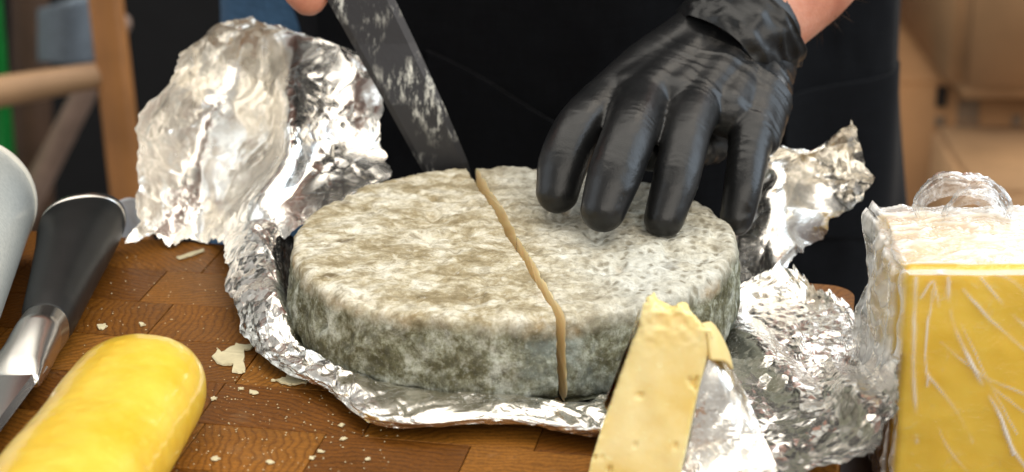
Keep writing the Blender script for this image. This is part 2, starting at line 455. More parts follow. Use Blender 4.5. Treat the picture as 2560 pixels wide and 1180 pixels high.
def m_fabric(name, col, var=0.3, scale=900):
    k = NT(name)
    a = k.noise(1.0, 2, co=k.mapping((scale, scale, 60))); b = k.noise(1.0, 2, co=k.mapping((60, 60, scale)))
    f = k.math('MULTIPLY', k.math('ADD', a, b), 0.5)
    lo = tuple(c * (1 - var) for c in col); hi = tuple(c * (1 + var) for c in col)
    k.set(Base_Color=k.ramp(f, [(0.35, lo), (0.65, hi)]), Roughness=0.9, Specular_IOR_Level=0.12, Sheen_Weight=0.04, Sheen_Roughness=0.4)
    k.bump(f, 0.4, 0.0004)
    return k.m
def m_skin():
    k = NT('skin')
    c = k.ramp(k.noise(45, 5, 0.6), [(0.3, (0.42, 0.145, 0.085)), (0.55, (0.55, 0.23, 0.145)), (0.75, (0.62, 0.31, 0.22))])
    k.set(Base_Color=c, Roughness=0.5, Subsurface_Weight=0.3, Subsurface_Radius=(0.008, 0.003, 0.0015), Subsurface_Scale=1.0)
    k.bump(k.math('ADD', k.voro(700), k.noise(250, 3)), 0.3, 0.0004)
    return k.m

FOIL = m_foil(); BLOCK = m_wood_block(); RIND = m_rind()
PASTE = m_paste('pale_paste', (0.84, 0.69, 0.42), (0.90, 0.78, 0.52), 0.5)
GLOVE = m_glove(); SKIN = m_skin(); BLADE = m_blade()
STEEL = m_brushed('brushed_steel', (0.62, 0.60, 0.56), 0.22)
APRON = m_fabric('black_cotton', (0.0032, 0.0036, 0.0048))
DENIM = m_fabric('blue_denim', (0.055, 0.115, 0.20))
SHIRT = m_fabric('dark_shirt', (0.012, 0.012, 0.014))
CARD = m_plain('cardboard', (0.36, 0.18, 0.072), 0.8, nscale=30, var=0.08)
CARD2 = m_plain('light_cardboard', (0.42, 0.245, 0.12), 0.8, nscale=30, var=0.08)
PRINT = m_plain('brown_print', (0.19, 0.125, 0.075), 0.8)
HOLE = m_plain('dark_recess', (0.02, 0.015, 0.012), 0.9)
STOOL = m_plain('honey_wood', (0.40, 0.17, 0.050), 0.45, nscale=12, var=0.25)
CRUMB = m_plain('cheese_flake', (0.64, 0.57, 0.37), 0.6, nscale=150, var=0.12, bump=0.4)

# ------------------------------------------------------------------ room behind and table below
_a = P(150, 579, z=0); _b = P(2040, 706, z=0); _sl = (_b[1] - _a[1]) / (_b[0] - _a[0])
def _ty(x): return float(_a[1] + _sl * (x - _a[0])) + 0.055
_q = [(-0.7, -0.42), (0.7, -0.42), (0.7, _ty(0.7)), (-0.7, _ty(-0.7))]
tab = meshdata('tabletop', [(x, y, -0.036) for x, y in _q] + [(x, y, -0.066) for x, y in _q],
               [(0, 1, 2, 3), (7, 6, 5, 4), (0, 4, 5, 1), (1, 5, 6, 2), (2, 6, 7, 3), (3, 7, 4, 0)])
TABLE = m_plain('dark_table', (0.055, 0.030, 0.018), 0.5, nscale=25)
tag(link('table_surface', tab, TABLE, smooth=False), kind='structure')
DARKWALL = m_plain('dark_wall', (0.004, 0.004, 0.005), 0.95)
w = meshdata('wall', [(-3, 2.2, -0.95), (3, 2.2, -0.95), (3, 2.2, 1.6), (-3, 2.2, 1.6)], [(0, 1, 2, 3)])
tag(link('wall_back', w, DARKWALL, smooth=False), kind='structure')
w = meshdata('floor', [(-3, -2.5, -0.95), (3, -2.5, -0.95), (3, 2.2, -0.95), (-3, 2.2, -0.95)], [(0, 1, 2, 3)])
tag(link('floor', w, m_plain('dark_floor', (0.16, 0.14, 0.12), 0.7), smooth=False), kind='structure')

# ------------------------------------------------------------------ cutting board of end-grain blocks
bA = P(150, 579, z=0); bB = P(2040, 706, z=0)
ex = bB - bA; ex[2] = 0; ex /= np.linalg.norm(ex)
ey = np.array([-ex[1], ex[0], 0])
corner = P(2140, 716, z=0)
yaw = math.atan2(ex[1], ex[0])
BT = 0.035
board = empty('cutting_board', V(corner) + Vector((0, 0, -BT)))
tag(board, 'thick brown end-grain wooden cutting board under the foil and cheese wheel', 'cutting board')
L_B, D_B, ROW = 0.62, 0.42, 0.038
rng = random.Random(3)
cache = {}
def put_block(me, cx, cy):
    o = bpy.data.objects.new('block', me); COL.objects.link(o)
    o.location = V(corner + ex * cx + ey * cy)
    o.rotation_euler = (0, 0, yaw)
    o.location.z = -BT + rng.uniform(-0.00012, 0.00012)
    o.parent = board; o.matrix_parent_inverse = Matrix.Translation(-Vector(board.location))
nrow = int(D_B / ROW)
for r in range(nrow):
    y1 = -r * ROW; y0 = y1 - ROW; x = 0.0; first = True
    while x > -L_B:
        wd = rng.choice((0.048, 0.056, 0.056, 0.066))
        if first and r % 2: wd = rng.choice((0.024, 0.030))
        g = 0.00018
        key = (wd, r == 0 and first)
        if key not in cache:
            hx, hy = wd / 2 - g, ROW / 2 - g
            poly = [(-hx, -hy), (hx, -hy)]
            if key[1]:
                rr = 0.013
                poly += [(hx - rr + rr * math.cos(t), hy - rr + rr * math.sin(t)) for t in np.linspace(0, math.pi / 2, 9)]
            else: poly.append((hx, hy))
            poly.append((-hx, hy))
            me = prism(poly, 0, BT, 0.00022); me.materials.append(BLOCK); cache[key] = me
        put_block(cache[key], x - wd / 2, (y0 + y1) / 2)
        x -= wd; first = False

# ------------------------------------------------------------------ cheese wheel, cut in two
cutb = P(1163, 415, z=ZT); cutf = P(1402, 790, z=ZT)
cdir = (cutb - cutf); cdir[2] = 0; cdir /= np.linalg.norm(cdir)
th_c = math.atan2(cdir[1], cdir[0])
CEN = np.array([P(1268, 585, z=ZT)[0], 0.0, 0.0])
prof = np.array([(0.0, ZT), (0.03, ZT + 0.0004), (0.06, ZT + 0.0003), (0.082, ZT - 0.0001), (0.0878, ZT - 0.0008), (0.0900, ZT - 0.0034), (0.0910, 0.030), (0.0925, 0.019), (0.0925, 0.010), (0.0885, 0.0055), (0.083, 0.0042), (0.0, 0.0042)])
def half_wheel(t0, nth=330):
    seg = np.linalg.norm(np.diff(prof, axis=0), axis=1); cum = np.r_[0, np.cumsum(seg)]
    cc = cr(prof, 600); d = np.r_[0, np.cumsum(np.linalg.norm(np.diff(cc, axis=0), axis=1))]
    ns = 215; tt = np.linspace(0, d[-1], ns)
    tt = tt[tt < d[-1] * 0.66]; tt = np.r_[tt, d[-1]]
    pr = np.interp(tt, d, cc[:, 0]); pz = np.interp(tt, d, cc[:, 1]); pr[0] = 0.0004; pr[-1] = 0.0004
    th = np.linspace(t0, t0 + math.pi, nth)
    ns = len(tt)
    X = pr[None, :] * np.cos(th)[:, None]; Y = pr[None, :] * np.sin(th)[:, None]; Z = np.repeat(pz[None, :], nth, 0)
    p = np.stack([X, Y, Z], -1)
    # uneven round: slow bulges
    wob = 1 + 0.010 * np.sin(2 * th + 0.7) + 0.008 * np.sin(3 * th + 2.0) + 0.006 * np.sin(7 * th) + 0.004 * np.sin(11 * th + 1.3) + 0.003 * np.sin(17 * th)
    p[..., :2] *= wob[:, None, None]; p[..., 1] *= 1.045
    N = -normals(p); flat = p.reshape(-1, 3)
    h = 0.0011 * fbm(flat / 0.030, 3, 4) + 0.00085 * fbm(flat / 0.007, 4, 9) + 0.0003 * fbm(flat / 0.0024, 3, 14)
    dents = np.clip(fbm(flat / 0.0105, 2, 21) - 0.55, 0, 1); h = h - 0.004 * dents
    # cloth pits, stronger on the right half
    g = flat[:, :2] @ np.array([[0.98, 0.2], [-0.2, 0.98]]) / np.array([0.0046, 0.0058])
    ii = np.floor(g).astype(np.int64); ff = g - ii; jx = _hash(ii[:, 0], ii[:, 1], ii[:, 0] * 0, 5); jy = _hash(ii[:, 0], ii[:, 1], ii[:, 0] * 0 + 1, 5); on = _hash(ii[:, 0], ii[:, 1], ii[:, 0] * 0 + 2, 5)
    dd = np.hypot(ff[:, 0] - 0.3 - 0.4 * jx, ff[:, 1] - 0.3 - 0.4 * jy)
    rightw = np.clip((flat[:, 0] + 0.236 * flat[:, 1] + 0.005) / 0.02, 0.12, 1)
    h = h - 0.0014 * np.clip(1 - dd / 0.27, 0, 1) * (on < 0.75) * rightw * (flat[:, 2] > 0.036)
    amp = np.ones(len(flat)); amp[flat[:, 2] < 0.006] = 0.1
    # ragged lip along the cut
    q = p + N * (h * amp).reshape(nth, ns)[..., None]
    nrm = np.array([-cdir[1], cdir[0], 0.0])
    for e, sgn in ((0, 1), (nth - 1, 1)):
        q[e] += (nrm * (1 if math.cos(t0 + math.pi / 2) * nrm[0] + math.sin(t0 + math.pi / 2) * nrm[1] < 0 else -1))[None, :] * (np.abs(fbm(q[e] / 0.0026, 3, 33)) * 0.0004)[:, None]
    v = q.reshape(-1, 3)
    f = [tuple(x) for x in grid_faces(nth, ns)]
    nf = len(f)
    f = [t[::-1] for t in f]
    # cut face: ladder between the two end profiles is a full cross-section; split left/right of the axis
    a = list(range(ns)); b = list(range((nth - 1) * ns, nth * ns))
    f.append(tuple(a[::-1])); f.append(tuple(b))
    me = meshdata('half', v, f)
    me.polygons.foreach_set('use_smooth', [True] * len(me.polygons))
    me.materials.append(RIND); me.materials.append(PASTE)
    for i in (nf, nf + 1): me.polygons[i].material_index = 1; me.polygons[i].use_smooth = False
    bm = bmesh.new(); bm.from_mesh(me); bmesh.ops.recalc_face_normals(bm, faces=bm.faces); bm.to_mesh(me); bm.free()
    return me
nside = np.array([-cdir[1], cdir[0], 0.0])
if nside[0] > 0: nside = -nside                         # points to the left piece
tl = th_c if math.cos(th_c + math.pi / 2) * nside[0] > 0 else th_c - math.pi
left = link('cheese_half', half_wheel(tl), None, smooth=False, loc=V(CEN + nside * 0.0004))
right = link('cheese_half', half_wheel(tl + math.pi), None, smooth=False, loc=V(CEN - nside * 0.0043 + np.array([0, -0.0008, 0])))
right.rotation_euler = (0, 0, R(-0.5))
tag(left, 'left half of the mould-rinded cheese wheel, brown blotched top', 'cheese', 'halves of the cut cheese wheel')
tag(right, 'right half of the mould-rinded cheese wheel, pitted bluish white top beneath the glove', 'cheese', 'halves of the cut cheese wheel')

# ------------------------------------------------------------------ foil around the wheel
foil = empty('foil_wrap', (0, 0, 0.0))
tag(foil, 'crumpled silver aluminium foil opened out around the cheese wheel', 'foil')
def G(rows): return np.array([[P(*c[:2], **({'y': c[2]} if len(c) == 3 else {'z': c[3]})) for c in r] for r in rows])
# tall hood at the back left: rows from the board up to the top edge, columns left to right
hood = G([
    [(333, 594, .084), (430, 599, .092), (505, 602, .094), (560, 606, .060), (640, 640, .040), (735, 600, .030), (840, 520, .050), (930, 470, .078)],
    [(352, 505, .088), (435, 505, .104), (520, 500, .108), (585, 520, .082), (640, 520, .048), (745, 490, .055), (850, 450, .072), (985, 440, .086)],
    [(350, 395, .088), (425, 400, .112), (520, 405, .122), (640, 430, .098), (705, 420, .056), (790, 400, .070), (870, 380, .080), (960, 370, .090)],
    [(345, 300, .082), (430, 290, .114), (540, 300, .130), (670, 310, .110), (722, 310, .062), (800, 290, .078), (880, 280, .088), (962, 275, .086)],
    [(425, 190, .090), (485, 185, .118), (580, 190, .132), (668, 200, .116), (725, 200, .084), (820, 200, .090), (900, 205, .092), (968, 195, .084)],
    [(452, 135, .092), (525, 95, .116), (610, 80, .126), (690, 90, .116), (765, 110, .102), (840, 130, .100), (905, 150, .094), (955, 172, .086)],
    [(475, 115, .088), (545, 62, .110), (610, 44, .118), (680, 58, .112), (760, 82, .104), (835, 112, .100), (900, 135, .094), (940, 160, .084)],
])
def lean(g, rows):
    out = g.copy()
    for i, d in enumerate(rows):
        for j in range(g.shape[1]):
            q = g[i, j]; dr = q - CAM; out[i, j] = q + dr * (d / dr[1])
    return out
hood = lean(hood, (0, .006, .016, .028, .040, .050, .056))
foil_sheet('flap', hood, FOIL, foil, 11, amps=((0.042, 0.0042), (0.019, 0.0013), (0.0075, 0.00040)), stretch=(0.55, 1.0), zmin=0.0006, edge=0.003)
# wall and rim round the left side and front of the wheel: rows = along the wheel, columns = from under the wheel outwards
rim = G([
    [(800, 640, 0, .002), (745, 610, 0, .010), (700, 560, .045), (640, 540, .052), (590, 570, .058), (560, 604, .062)],
    [(800, 690, 0, .002), (730, 690, 0, .004), (690, 640, .020), (650, 590, .030), (605, 600, .038), (566, 640, .040)],
    [(810, 760, 0, .002), (735, 760, 0, .003), (705, 700, .000), (665, 660, .010), (615, 680, .012), (572, 715, .012)],
    [(830, 830, 0, .002), (752, 830, 0, .003), (725, 790, -.028), (690, 745, -.022), (640, 765, -.022), (592, 800, -.022)],
    [(870, 880, 0, 0.002), (790, 893, 0, 0.004), (757, 864, 0, 0.0105), (722, 852, 0, 0.0115), (680, 868, 0, 0.009), (638, 880, 0, 0.0055)],
    [(930, 910, 0, 0.002), (850, 930, 0, 0.004), (825, 906, 0, 0.0105), (800, 898, 0, 0.0115), (765, 926, 0, 0.009), (728, 938, 0, 0.0055)],
    [(990, 930, 0, 0.002), (910, 955, 0, 0.004), (890, 934, 0, 0.0105), (865, 936, 0, 0.0115), (838, 968, 0, 0.009), (812, 976, 0, 0.0055)],
    [(1080, 940, 0, 0.002), (1010, 980, 0, 0.004), (985, 962, 0, 0.0105), (960, 976, 0, 0.0115), (930, 1030, 0, 0.009), (905, 1048, 0, 0.0055)],
    [(1180, 950, 0, 0.002), (1140, 995, 0, 0.004), (1118, 979, 0, 0.0105), (1095, 996, 0, 0.0115), (1060, 1050, 0, 0.009), (1040, 1070, 0, 0.0055)],
    [(1290, 950, 0, 0.002), (1270, 1000, 0, 0.004), (1262, 986, 0, 0.0105), (1256, 1001, 0, 0.0115), (1250, 1042, 0, 0.009), (1246, 1062, 0, 0.0055)],
    [(1390, 950, 0, 0.002), (1400, 1010, 0, 0.004), (1408, 1002, 0, 0.0105), (1415, 1018, 0, 0.0115), (1420, 1062, 0, 0.009), (1420, 1082, 0, 0.0055)],
    [(1480, 950, 0, 0.002), (1500, 1000, 0, 0.004), (1515, 994, 0, 0.0105), (1528, 1021, 0, 0.0115), (1540, 1080, 0, 0.009), (1545, 1102, 0, 0.0055)],
    [(1570, 930, 0, 0.002), (1600, 980, 0, 0.004), (1625, 984, 0, 0.0105), (1645, 1036, 0, 0.0115), (1660, 1110, 0, 0.009), (1670, 1132, 0, 0.0055)],
])
foil_sheet('rim', rim, FOIL, foil, 23, amps=((0.022, 0.0015), (0.0085, 0.0013), (0.0042, 0.00035)), zmin=0.0006, edge=0.0022, step=0.0007, mask=lambda u, w: np.clip(0.35 + (u - 0.18) * 2.2, 0.35, 1.0) + 0 * w)
# open bowl at the right
bowl = G([
    [(1560, 900, 0, .002), (1640, 1000, 0, .002), (1690, 1100, 0, .003), (1740, 1200, 0, .004), (1780, 1260, 0, .006)],
    [(1640, 860, 0, .002), (1740, 950, 0, .002), (1810, 1060, 0, .003), (1870, 1160, 0, .005), (1900, 1215, 0, .010)],
    [(1720, 820, 0, .002), (1840, 900, 0, .003), (1920, 1010, 0, .003), (1990, 1110, 0, .006), (2035, 1170, 0, .013)],
    [(1790, 800, 0, .003), (1900, 850, 0, .008), (2000, 950, 0, .006), (2090, 1050, 0, .010), (2160, 1130, 0, .018)],
    [(1800, 770, 0, .005), (1900, 780, .016), (2010, 860, .006), (2130, 960, 0, .018), (2230, 1040, 0, .027)],
    [(1810, 740, 0, .006), (1895, 725, .026), (2010, 760, .022), (2110, 870, .004), (2250, 930, 0, .036)],
    [(1820, 720, 0, .006), (1900, 690, .030), (1985, 668, .032), (2070, 740, .024), (2225, 830, -.008)],
])
foil_sheet('flap', bowl, FOIL, foil, 37, amps=((0.040, 0.0026), (0.0135, 0.0007), (0.0060, 0.00028)), zmin=0.0006, edge=0.004)
# upright twisted piece behind the wheel at the right
tail = G([
    [(1800, 690, .050), (1850, 720, .040), (1920, 700, .040), (1960, 675, .046)],
    [(1795, 600, .070), (1850, 620, .058), (1930, 620, .056), (1985, 640, .062)],
    [(1840, 520, .080), (1880, 520, .070), (1945, 540, .064), (2012, 610, .074)],
    [(1905, 450, .082), (1945, 450, .074), (2000, 480, .082), (2080, 560, .080)],
    [(1915, 395, .078), (1965, 400, .088), (2035, 420, .096), (2142, 490, .078)],
    [(1930, 372, .074), (1985, 372, .092), (2045, 388, .104), (2158, 415, .076)],
    [(1950, 368, .080), (2005, 378, .094), (2080, 345, .100), (2150, 345, .084)],
    [(1960, 375, .086), (2030, 382, .094), (2100, 325, .092), (2130, 305, .084)],
])
foil_sheet('flap', tail, FOIL, foil, 53, amps=((0.030, 0.0050), (0.0150, 0.0009), (0.0065, 0.00015)), edge=0.0025)

# ------------------------------------------------------------------ foreground wedge and its own foil
YW = -0.158
def facepoly(pts, y0, lean=0.15):
    return [P(a, b, y=y0 + lean * (1190 - b) / 450 * 0.07) for a, b in pts]
outline = [(1458, 1225), (1478, 1150), (1505, 1062), (1535, 975), (1562, 898), (1590, 822), (1608, 775), (1618, 742), (1627, 736), (1634, 752), (1648, 766), (1666, 774), (1686, 768), (1694, 757), (1706, 762), (1718, 780), (1738, 788), (1752, 808), (1764, 818), (1776, 815), (1788, 838), (1782, 868), (1768, 905), (1752, 965), (1735, 1035), (1718, 1110), (1704, 1175), (1694, 1225)]
front = facepoly(outline, YW)
back_off = np.array([0.003, 0.024, -0.0085])
wedge = empty('cheese_wedge', (float(front[0][0]) + 0.015, YW, 0))
tag(wedge, 'pale yellow cheese wedge with crumbly broken top standing in the foreground', 'cheese')
bm = bmesh.new()
fa = [bm.verts.new(V(p)) for p in front]; fb = [bm.verts.new(V(p + back_off + np.array([0, 0, -0.004 * random.random()]))) for p in front]
F1 = bm.faces.new(fa); bm.faces.new(fb[::-1])
for i in range(len(fa)):
    j = (i + 1) % len(fa); bm.faces.new((fa[i], fb[i], fb[j], fa[j]))
bmesh.ops.recalc_face_normals(bm, faces=bm.faces)
wm = remeshed(bm, 0.0009, 3)
v = verts(wm); n = vnorm(wm)
h = 0.00012 * fbm(v / 0.006, 4, 5) + 0.0006 * fbm(v * np.array([1, 1, 0.35]) / 0.012, 2, 8)
hol = np.clip(fbm(v * np.array([1.2, 1, 0.75]) / 0.0034, 2, 77) - 0.74, 0, 1); h -= 0.007 * hol * (n[:, 1] < -0.5)
topz = np.clip((v[:, 2] - 0.050) / 0.02, 0, 1); h += topz * 0.0012 * fbm(v / 0.0022, 3, 15)
v = v + n * h[:, None]; v[:, 2] = np.maximum(v[:, 2], 0.0005); setv(wm, v)
link('paste', wm, m_paste('wedge_paste', (0.84, 0.62, 0.18), (0.93, 0.80, 0.42), 0.36, spots=0.5, bump=0.2), wedge)
rind = G([[(1748, 812, YW + .010), (1768, 808, YW + .016), (1782, 818, YW + .026)], [(1764, 835, YW + .009), (1784, 836, YW + .015), (1802, 852, YW + .025)], [(1768, 868, YW + .008), (1796, 870, YW + .013), (1818, 890, YW + .022)], [(1772, 900, YW + .007), (1806, 905, YW + .012), (1826, 925, YW + .020)]])
s, _, _ = surf(rind, 0.001); m, n_, _ = s.shape
me = meshdata('rind', s.reshape(-1, 3), grid_faces(m, n_))
o = link('rind', me, m_paste('wedge_rind', (0.72, 0.48, 0.16), (0.86, 0.68, 0.32), 0.5), wedge)
md = o.modifiers.new('thick', 'SOLIDIFY'); md.thickness = 0.0012
wf = empty('foil_wrapper', (float(P(1800, 1180, y=-.14)[0]), -0.14, 0))
tag(wf, 'small foil wrapper around the foreground wedge, brown reflections on its right flap', 'foil')
rf = G([
    [(1762, 870, YW + .016), (1790, 868, YW + .020), (1806, 880, YW + .026), (1812, 895, YW + .034)],
    [(1748, 965, YW + .013), (1795, 960, YW + .015), (1830, 950, YW + .020), (1852, 960, YW + .026)],
    [(1728, 1070, YW + .010), (1790, 1070, YW + .011), (1850, 1065, YW + .014), (1900, 1065, YW + .018)],
    [(1708, 1170, YW + .007), (1780, 1175, YW + .007), (1870, 1175, YW + .008), (1945, 1170, YW + .010)],
    [(1698, 1225, YW + .004), (1770, 1225, YW + .004), (1880, 1225, YW + .004), (1970, 1225, YW + .005)],
])
foil_sheet('flap', rf, FOIL, wf, 71, amps=((0.03, 0.0010), (0.008, 0.0005), (0.0032, 0.00025)), edge=0.0006)
lf = G([
    [(1602, 772, YW + .030), (1596, 778, YW + .018), (1590, 800, YW + .008)],
    [(1580, 850, YW + .030), (1566, 860, YW + .016), (1556, 890, YW + .006)],
    [(1548, 950, YW + .028), (1532, 960, YW + .014), (1520, 985, YW + .004)],
    [(1525, 1040, YW + .026), (1512, 1010, YW + .014), (1508, 1010, YW + .006)],
])
foil_sheet('flap', lf, FOIL, wf, 83, amps=((0.02, 0.0008), (0.007, 0.0004), (0.003, 0.0002)), edge=0.0006)

# ------------------------------------------------------------------ yellow cheese log, bottom left
e1 = P(392, 1040, z=0.0); e0 = P(150, 1400, z=0.0)
ax = e0 - e1; LL = np.linalg.norm(ax); ax /= LL; sx = np.array([-ax[1], ax[0], 0]); sx = sx if sx[0] > 0 else -sx; up = np.array([0, 0, 1.0])
secs = []
HW, HH = 0.0255, 0.0205
for t in np.linspace(0, 1, 56):
    d = t * 0.165
    q = 1 - (max(0, 1 - (d + 0.00002) / 0.040)) ** 2.2; q = max(q, 0.0001) ** 0.5
    sag = 0.0006 * math.sin(9 * t)
    secs.append((e1 + ax * (d - 0.012) + up * (HH * (0.82 + 0.18 * q) + sag - 0.0010), sx * HW * q * (1 + 0.10 * t), up * HH * q, 2.15))
lm = loft(secs, 72)
bm = bmesh.new(); bm.from_mesh(lm); lm = remeshed(bm, 0.0012, 8)
v = verts(lm); n = vnorm(lm)
v = v + n * (0.0005 * fbm(v / 0.030, 2, 3) + 0.00010 * fbm(v / 0.004, 3, 6) + 0.0002 * np.clip(fbm(v / 0.009, 2, 44), -1, 0))[:, None]
v[:, 2] = np.maximum(v[:, 2], 0.0004); setv(lm, v)
YEL = m_paste('yellow_cheese', (0.74, 0.44, 0.018), (0.86, 0.61, 0.08), 0.30, coat=0.6, spots=0.25, bump=0.22, bscale=300)
tag(link('cheese_log', lm, YEL), 'rounded glossy yellow cheese log lying beside the black knife handle', 'cheese')

# ------------------------------------------------------------------ knife lying on the board, left
ka = P(205, 566, z=0.016); kb = P(112, 822, z=0.012); kc = P(62, 905, z=0.0095)
kax = kb - ka; Lk = np.linalg.norm(kax); kax /= Lk
ks = np.cross(kax, up); ks /= np.linalg.norm(ks); ks = ks if ks[0] > 0 else -ks
ku = np.cross(ks, kax); ku = ku if ku[2] > 0 else -ku
knife = empty('kitchen_knife', V(kb) * 1.0)
knife.location.z = 0
tag(knife, 'knife with flared black handle and steel end cap lying on the board', 'knife')
stn = [(-0.0005, .0188, .0142), (0.012, .0182, .0143), (0.035, .0160, .0138), (0.065, .0136, .0128), (0.10, .0112, .0115), (0.132, .0097, .0104), (1.0, .0097, .0104)]
hs = []
stn[-1] = (Lk, .0096, .0102)
stn = [q for q in stn[:-1] if q[0] < Lk - 0.006] + [stn[-1]]
ss = np.array(stn); dd = np.linspace(0, Lk, 40)
for d in dd:
    a_ = np.interp(d, ss[:, 0], ss[:, 1]); b_ = np.interp(d, ss[:, 0], ss[:, 2])
    sl = 0.35 * max(0, 1 - d / 0.03)          # slanted butt
    c = ka + kax * d + ku * (b_ - 0.012) * 0.0
    c = c.copy(); c[2] = max(c[2], b_ * 0.93 + 0.0003)
    hs.append((c, ks * a_ - kax * (sl * a_), ku * b_, 2.3))
hm = loft(hs, 64)
HANDLE = m_plain('black_rubber_handle', (0.009, 0.0095, 0.0095), 0.45, Specular_IOR_Level=0.3, nscale=60, var=0.25, bump=0.25, bscale=800, bdist=0.0002)
link('handle', hm, HANDLE, knife)
cap = []
for d, k_ in ((-0.0075, 0.80), (-0.0070, 0.92), (-0.0058, 0.985), (-0.004, 1.0), (0.0002, 1.004)):
    c0, x0, y0, pw = hs[0]; cap.append((c0 + kax * d, x0 * k_, y0 * k_, pw))
link('end_cap', loft(cap, 64), STEEL, knife)
bol = []
kax2 = (kc - kb); kax2[2] = 0; Lb = np.linalg.norm(kax2); kax2 /= Lb
ks2 = np.array([-kax2[1], kax2[0], 0]); ks2 = ks2 if ks2[0] > 0 else -ks2
for d, a_, b_, pw in ((-0.0005, .0099, .0104, 2.3), (0.012, .0098, .0098, 2.4), (0.026, .0102, .0085, 2.6), (0.036, .0108, .0064, 3.2), (0.046, .0116, .0036, 4), (0.050, .0118, .0016, 4)):
    t = max(0, min(1, (d) / 0.02)); axd = kax * (1 - t) + kax2 * t; sd = ks * (1 - t) + ks2 * t
    c = kb + kax2 * d if d > 0 else kb + kax * d
    c = c.copy(); c[2] = max(0.0098 - 0.0 * d, b_) if d > 0.02 else max(kb[2] - 0.0, b_)
    bol.append((c, sd * a_, up * b_, pw))
link('bolster', loft(bol, 64), STEEL, knife)
hb = kb + kax2 * 0.034
bl = []
for d, r_, l_ in ((0.0, 0.0112, 0.0115), (0.010, 0.0112, 0.020), (0.020, 0.0110, 0.026), (0.10, 0.0100, 0.026), (0.19, 0.002, 0.012)):
    c = hb + kax2 * d
    bl.append((c, r_, l_))
vb = []
for c, r_, l_ in bl:
    zt = 0.0105
    for off, z in ((r_, zt - 0.0002), (r_ - 0.0022, zt + 0.0022), (-l_ + 0.006, zt + 0.0016), (-l_, zt), (-l_ + 0.006, zt - 0.0010), (r_ - 0.002, zt - 0.0012)):
        q = c + ks2 * off; vb.append((q[0], q[1], z))
fb_ = [tuple(q) for q in grid_faces(len(bl), 6, True)] + [(5, 4, 3, 2, 1, 0), tuple(range(6 * len(bl) - 6, 6 * len(bl)))]
link('blade', meshdata('blade', vb, fb_), m_brushed('blade_steel', (0.60, 0.58, 0.57), 0.16, (60, 900, 60)), knife, smooth=False)

# ------------------------------------------------------------------ roll of wrapping film, far left
rr = 0.030
ra = P(-78, 505, z=rr + 0.0005); rb = P(-215, 815, z=rr + 0.0005)
rax = rb - ra; rax[2] = 0; rax /= np.linalg.norm(rax); rs = np.array([-rax[1], rax[0], 0]); rs = rs if rs[0] > 0 else -rs
roll = empty('film_roll', (float(ra[0]), float(ra[1]), 0))
tag(roll, 'whitish silver roll of wrapping film at the left edge', 'film roll')
secs = [(ra + rax * d, rs * rr * k_, up * rr * k_, 2) for d, k_ in ((0.0, .80), (0.0, .985), (0.0015, 1.0), (0.06, 1.0), (0.12, 1.0), (0.25, 1.0), (0.2512, .98))]
k = NT('film_roll_surface')
stv = k.noise(1.0, 4, 0.6, co=k.mapping((30, 700, 700), (0, 0, math.atan2(rax[1], rax[0]))))
k.set(Base_Color=k.ramp(stv, [(0.3, (0.52, 0.55, 0.52)), (0.7, (0.70, 0.72, 0.68))]), Roughness=0.34, Metallic=0.25, Coat_Weight=0.5, Coat_Roughness=0.2)
k.bump(k.math('ADD', stv, k.noise(70, 3)), 0.25, 0.0006)
link('film', loft(secs, 64), k.m, roll)
core = [(ra + rax * d, rs * rr * k_, up * rr * k_, 2) for d, k_ in ((-0.003, .90), (-0.0035, .99), (-0.0022, 1.012), (0.0032, 1.014), (0.0034, 1.0))]
link('paper_end', loft(core, 64), m_plain('cream_paper', (0.66, 0.63, 0.55), 0.7), roll)
tb = [(ra + rax * d, rs * rr * k_, up * rr * k_, 2) for d, k_ in ((-0.0105, .86), (-0.0105, .89), (-0.004, .90), (-0.0036, .88))]
link('label_band', loft(tb, 64), m_plain('teal_print', (0.03, 0.33, 0.30), 0.5), roll)

# ------------------------------------------------------------------ yellow block in cling film, right
zb = -0.0355
f0 = P(2262, 672, y=-0.095); zt_ = f0[2]; bk = P(2188, 522, z=zt_)
x0 = float(f0[0]); y0 = -0.095; y1 = float(bk[1]); BW = 0.105
block = empty('cheese_block', (x0 + BW / 2, (y0 + y1) / 2, zb))
tag(block, 'yellow cheese block wrapped in wrinkled cling film at the right edge', 'cheese')
shear = (float(bk[0]) - x0) / (y1 - y0)
bm = bmesh.new()
bmesh.ops.create_cube(bm, size=1.0)
for vv in bm.verts:
    yy = y0 if vv.co.y < 0 else y1; xx = x0 if vv.co.x < 0 else x0 + BW; zz = zb + 0.0008 if vv.co.z < 0 else zt_
    vv.co = (xx + shear * (yy - y0), yy, zz)
bmesh.ops.bevel(bm, geom=list(bm.edges), offset=0.0022, segments=3, affect='EDGES')
cmx = remeshed(bm, 0.0016, 2)
v = verts(cmx); n = vnorm(cmx); setv(cmx, v + n * (0.0005 * fbm(v / 0.012, 3, 8))[:, None])
BLK = m_paste('block_cheese', (0.90, 0.57, 0.045), (0.94, 0.66, 0.09), 0.4, bump=0.15, sss=0.3)
link('cheese', cmx, BLK, block)
bm = bmesh.new()
bmesh.ops.create_cube(bm, size=1.0)
for vv in bm.verts:
    yy = y0 - 0.0018 if vv.co.y < 0 else y1 + .0018; xx = x0 - 0.0022 if vv.co.x < 0 else x0 + BW + .002; zz = zb + 0.0002 if vv.co.z < 0 else zt_ + 0.0016
    vv.co = (xx + shear * (yy - y0), yy, zz)
bmesh.ops.bevel(bm, geom=list(bm.edges), offset=0.003, segments=3, affect='EDGES')
fm = remeshed(bm, 0.0008, 2)
v = verts(fm); n = vnorm(fm)
